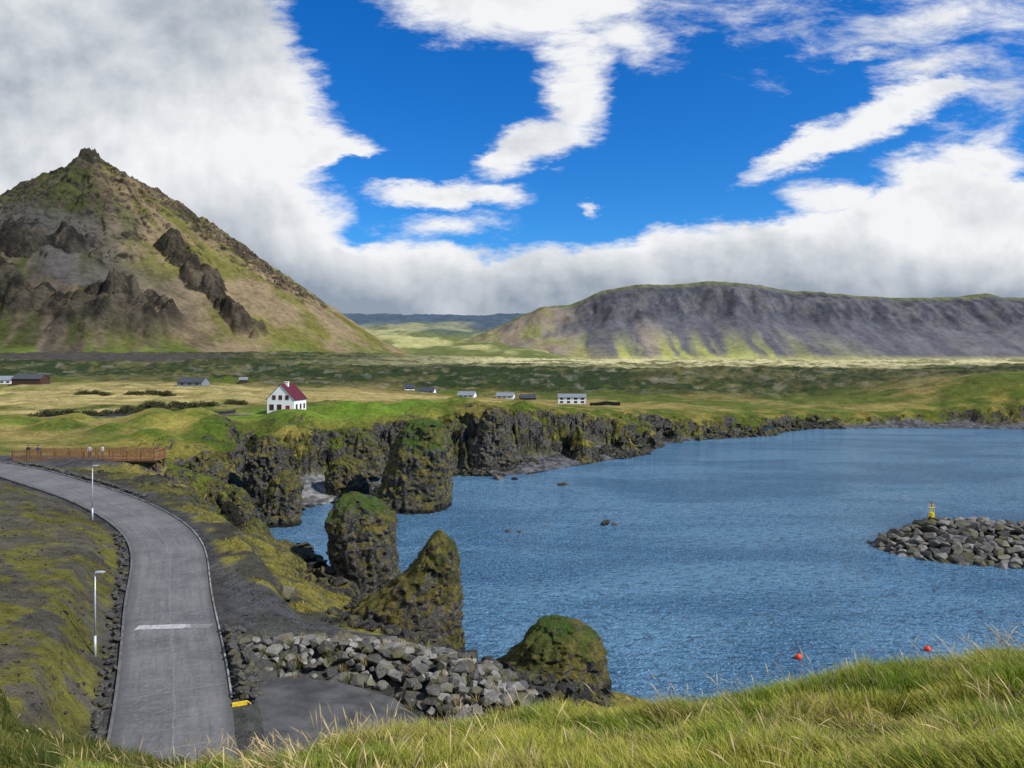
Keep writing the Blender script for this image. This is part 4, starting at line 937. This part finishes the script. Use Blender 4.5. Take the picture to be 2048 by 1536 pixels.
z,st,sw,w,rk,rd,side,rz,lava,hz=terrain(xx,yy,True)
fq=fbm(xx/7,yy/7,4,103)*.8+1.1*fbm(xx/2.5,yy/2.5,3,117)+.1
k=(side>0)&(st<2.2)&(st>-9)&(fq>0)&(sw>3)&(rd>4.5);xx=xx[k];yy=yy[k]
blades(xx,yy,rs.uniform(.15,.4,len(xx)),np.full(len(xx),.06),np.zeros(len(xx),int),'grass','tufted yellow-green turf on the slope above the shore',4,tipa=(.1,.13,.02),tipb=(.3,.25,.05))
gx=[];gy=[];gzz=[]
for (x,y,h,s) in wall_pts:
    if rnd.random()<.35:
        cx,cy=x+rnd.uniform(-.6,.6),y+rnd.uniform(-.5,.5)
        for _ in range(34): gx.append(cx+rnd.gauss(0,.14));gy.append(cy+rnd.gauss(0,.14));gzz.append(h-.15)
gx=np.array(gx);gy=np.array(gy);gzz=np.array(gzz)
blades(gx,gy,rs.uniform(.35,.7,len(gx)),np.full(len(gx),.022),np.zeros(len(gx),int),'grass','dry grass tufts growing between the wall blocks',6,tipa=(.2,.2,.04),tipb=(.42,.33,.12),sfrac=.3,zz=gzz)

# ------------------------------------------------------------------ world
wd=bpy.data.worlds.new('World');sc.world=wd;wd.use_nodes=True;t=NT(wd.node_tree);t.n.clear()
SUN_EL=math.radians(42);SUN_AZ=math.radians(116)
out=t.new('ShaderNodeOutputWorld')
sky=t.new('ShaderNodeTexSky');sky.sky_type='NISHITA';sky.sun_disc=False;sky.sun_elevation=SUN_EL;sky.sun_rotation=SUN_AZ;sky.ozone_density=3.;sky.air_density=1.0;sky.dust_density=.3
hs=t.new('ShaderNodeHueSaturation');hs.inputs['Saturation'].default_value=1.4;hs.inputs['Value'].default_value=1.;t.l.new(sky.outputs[0],hs.inputs['Color'])
tint=t.mix(1.,hs.outputs[0],(.42,.88,1.25),'MULTIPLY')
bg1=t.new('ShaderNodeBackground');t.l.new(tint,bg1.inputs[0]);bg1.inputs[1].default_value=.12
gen=t.new('ShaderNodeTexCoord').outputs['Generated'];sp=t.new('ShaderNodeSeparateXYZ');t.l.new(gen,sp.inputs[0])
yy=t.m('MAXIMUM',sp.outputs[1],.12);u0=t.m('DIVIDE',sp.outputs[0],yy);v0=t.m('DIVIDE',sp.outputs[2],yy)
cb=t.new('ShaderNodeCombineXYZ');t.l.new(u0,cb.inputs[0]);t.l.new(v0,cb.inputs[1]);UV0=cb.outputs[0]
def vm(op,a,b):
    n=t.new('ShaderNodeVectorMath',operation=op);t.put(n.inputs[0],a);t.put(n.inputs[1],b);return n.outputs[0]
wn=t.noise(UV0,6,2,.6,0,None,0,'Color');wn2=t.noise(UV0,24,4,.72,0,(.6,1.5,1),-.35,'Color')
UV=vm('ADD',UV0,vm('MULTIPLY',vm('SUBTRACT',wn,(.5,.5,.5)),(.07,.055,0)))
UV=vm('ADD',UV,vm('MULTIPLY',vm('SUBTRACT',wn2,(.5,.5,.5)),(.055,.042,0)))
sp2=t.new('ShaderNodeSeparateXYZ');t.l.new(UV,sp2.inputs[0]);u=sp2.outputs[0];v=sp2.outputs[1]
def curve(inp,lo,hi,pts,vlo,vhi):
    x=t.mr(inp,lo,hi,0,1,False);fc=t.new('ShaderNodeFloatCurve');c=fc.mapping.curves[0]
    P=[((a-lo)/(hi-lo),(b-vlo)/(vhi-vlo)) for a,b in pts];c.points[0].location=P[0];c.points[1].location=P[-1]
    for p in P[1:-1]:c.points.new(*p)
    fc.mapping.update();t.l.new(x,fc.inputs['Value']);return t.mr(fc.outputs[0],0,1,vlo,vhi,False)
U=lambda p:(p-1024)/1500
Vv=lambda p:(730-p)/1500
A=[(0,U(900)),(Vv(525),U(880)),(Vv(492),U(725)),(Vv(470),U(705)),(Vv(430),U(700)),(Vv(390),U(680)),(Vv(348),U(655)),(Vv(328),U(710)),(Vv(312),U(785)),(Vv(290),U(755)),(Vv(250),U(705)),(Vv(200),U(670)),(Vv(100),U(635)),(Vv(0),U(590)),(.8,U(300)),(1.,U(100))]
ea=curve(v,0,1,A,-1,.5)
G_=[(-1.5,.14),(U(500),.145),(U(600),.15),(U(700),.162),(U(870),.166),(U(960),.158),(U(1060),.158),(U(1200),.163),(U(1290),.18),(U(1400),.19),(U(1500),.199),(U(1600),.213),(U(1700),.23),(U(1760),.250),(U(1850),.266),(U(1980),.270),(U(2048),.260),(1.5,.25)]
eg=curve(u,-1.5,1.5,G_,0,.5)
big=t.noise(UV0,3.4,6,.57,.18);fine=t.noise(UV0,12,6,.7,.25,(.65,1.9,1),-.38)
n=t.m('ADD',t.m('MULTIPLY',t.m('SUBTRACT',big,.5),.8),t.m('MULTIPLY',t.m('SUBTRACT',fine,.5),1.6))
sA=t.m('MINIMUM',t.m('DIVIDE',t.m('SUBTRACT',ea,u),.07),1.5)
sG=t.m('MINIMUM',t.m('DIVIDE',t.m('SUBTRACT',eg,v),.03),1.6)
shape=t.m('MAXIMUM',sA,sG)
BL=[(1040,-20,330,120,0,1.4),(960,10,200,70,0,1.),(1240,60,150,75,-15,.8),(1160,110,90,90,0,1.),(1150,205,75,100,-12,1.15),(1070,285,140,50,24,1.25),(1000,308,75,24,10,1.),
 (1620,300,150,42,24,1.3),(1770,235,210,50,20,1.25),(1870,190,130,34,12,.9),
 (880,393,195,36,2,1.3),(960,388,120,34,0,1.),(1179,429,30,14,-25,.7),(880,462,140,36,5,.6),(1740,112,110,26,6,.5),(1850,40,360,80,12,.34),(1500,30,280,70,-8,.32),(1980,260,200,60,35,.28),(1860,130,180,30,12,.42),(2000,180,130,90,30,.28),
 (1850,360,140,65,0,1.1),(1700,400,130,55,0,1.),(1960,330,130,55,0,1.1)]
for cx,cy,rx,ry,ro,stg in BL:
    mp=t.new('ShaderNodeMapping',vector_type='TEXTURE');mp.inputs['Location'].default_value=(U(cx),Vv(cy),0);mp.inputs['Rotation'].default_value=(0,0,math.radians(ro));mp.inputs['Scale'].default_value=(rx/1500,ry/1500,1)
    t.l.new(UV,mp.inputs['Vector']);ln=t.new('ShaderNodeVectorMath',operation='LENGTH');t.l.new(mp.outputs[0],ln.inputs[0])
    shape=t.m('MAXIMUM',shape,t.m('MULTIPLY',t.m('SUBTRACT',1.,ln.outputs['Value']),stg))
dens=t.m('ADD',shape,n)
al=t.mr(dens,-.07,.66)
off=vm('ADD',UV0,(.012,.024,0))
big2=t.noise(off,3.4,6,.57,.18)
rel=t.m('MULTIPLY',t.m('SUBTRACT',big,big2),2.8)
lowg=t.m('MULTIPLY',t.mr(v0,.07,.185,.8,0.),t.mr(u0,-.45,-.2,.5,1))
lefg=t.m('MULTIPLY',t.mr(u0,-.12,-.45,0,1),t.mr(v0,.27,.40,.10,.42))
lmid=t.m('MULTIPLY',t.mr(u0,-.25,-.45,0,1),t.mr(v0,.26,.2,0,.25))
edgew=t.mr(dens,.3,1.5,-.14,.08)
mid=t.noise(UV0,2.6,4,.52,.2,(1,1.9,1))
g_=t.m('ADD',t.m('ADD',t.m('ADD',lowg,lmid),lefg),t.m('ADD',edgew,t.mr(mid,.36,.66,-.10,.28)))
g_=t.m('SUBTRACT',g_,rel,clamp=True)
cc=t.mix(g_,(.95,.96,.98),(.30,.365,.45))
bg2=t.new('ShaderNodeBackground');t.l.new(cc,bg2.inputs[0]);bg2.inputs[1].default_value=.95
ms=t.new('ShaderNodeMixShader');t.l.new(al,ms.inputs[0]);t.l.new(bg1.outputs[0],ms.inputs[1]);t.l.new(bg2.outputs[0],ms.inputs[2]);t.l.new(ms.outputs[0],out.inputs[0])

sd=bpy.data.lights.new('sun','SUN');sd.energy=5.0;sd.angle=math.radians(.5);sd.color=(1,.95,.86)
so=bpy.data.objects.new('sun',sd);COL.objects.link(so)
dv=Vector((math.sin(SUN_AZ)*math.cos(SUN_EL),math.cos(SUN_AZ)*math.cos(SUN_EL),math.sin(SUN_EL)))
so.rotation_euler=dv.to_track_quat('Z','Y').to_euler();so.location=(30,-30,60)
# ------------------------------------------------------------------ camera
cd=bpy.data.cameras.new('camera');cd.sensor_width=36;cd.lens=36*1500/2048;cd.shift_y=-38/2048;cd.clip_start=.1;cd.clip_end=20000
co=bpy.data.objects.new('camera',cd);COL.objects.link(co);co.location=(0,0,CZ);co.rotation_euler=(math.radians(90),0,0);sc.camera=co
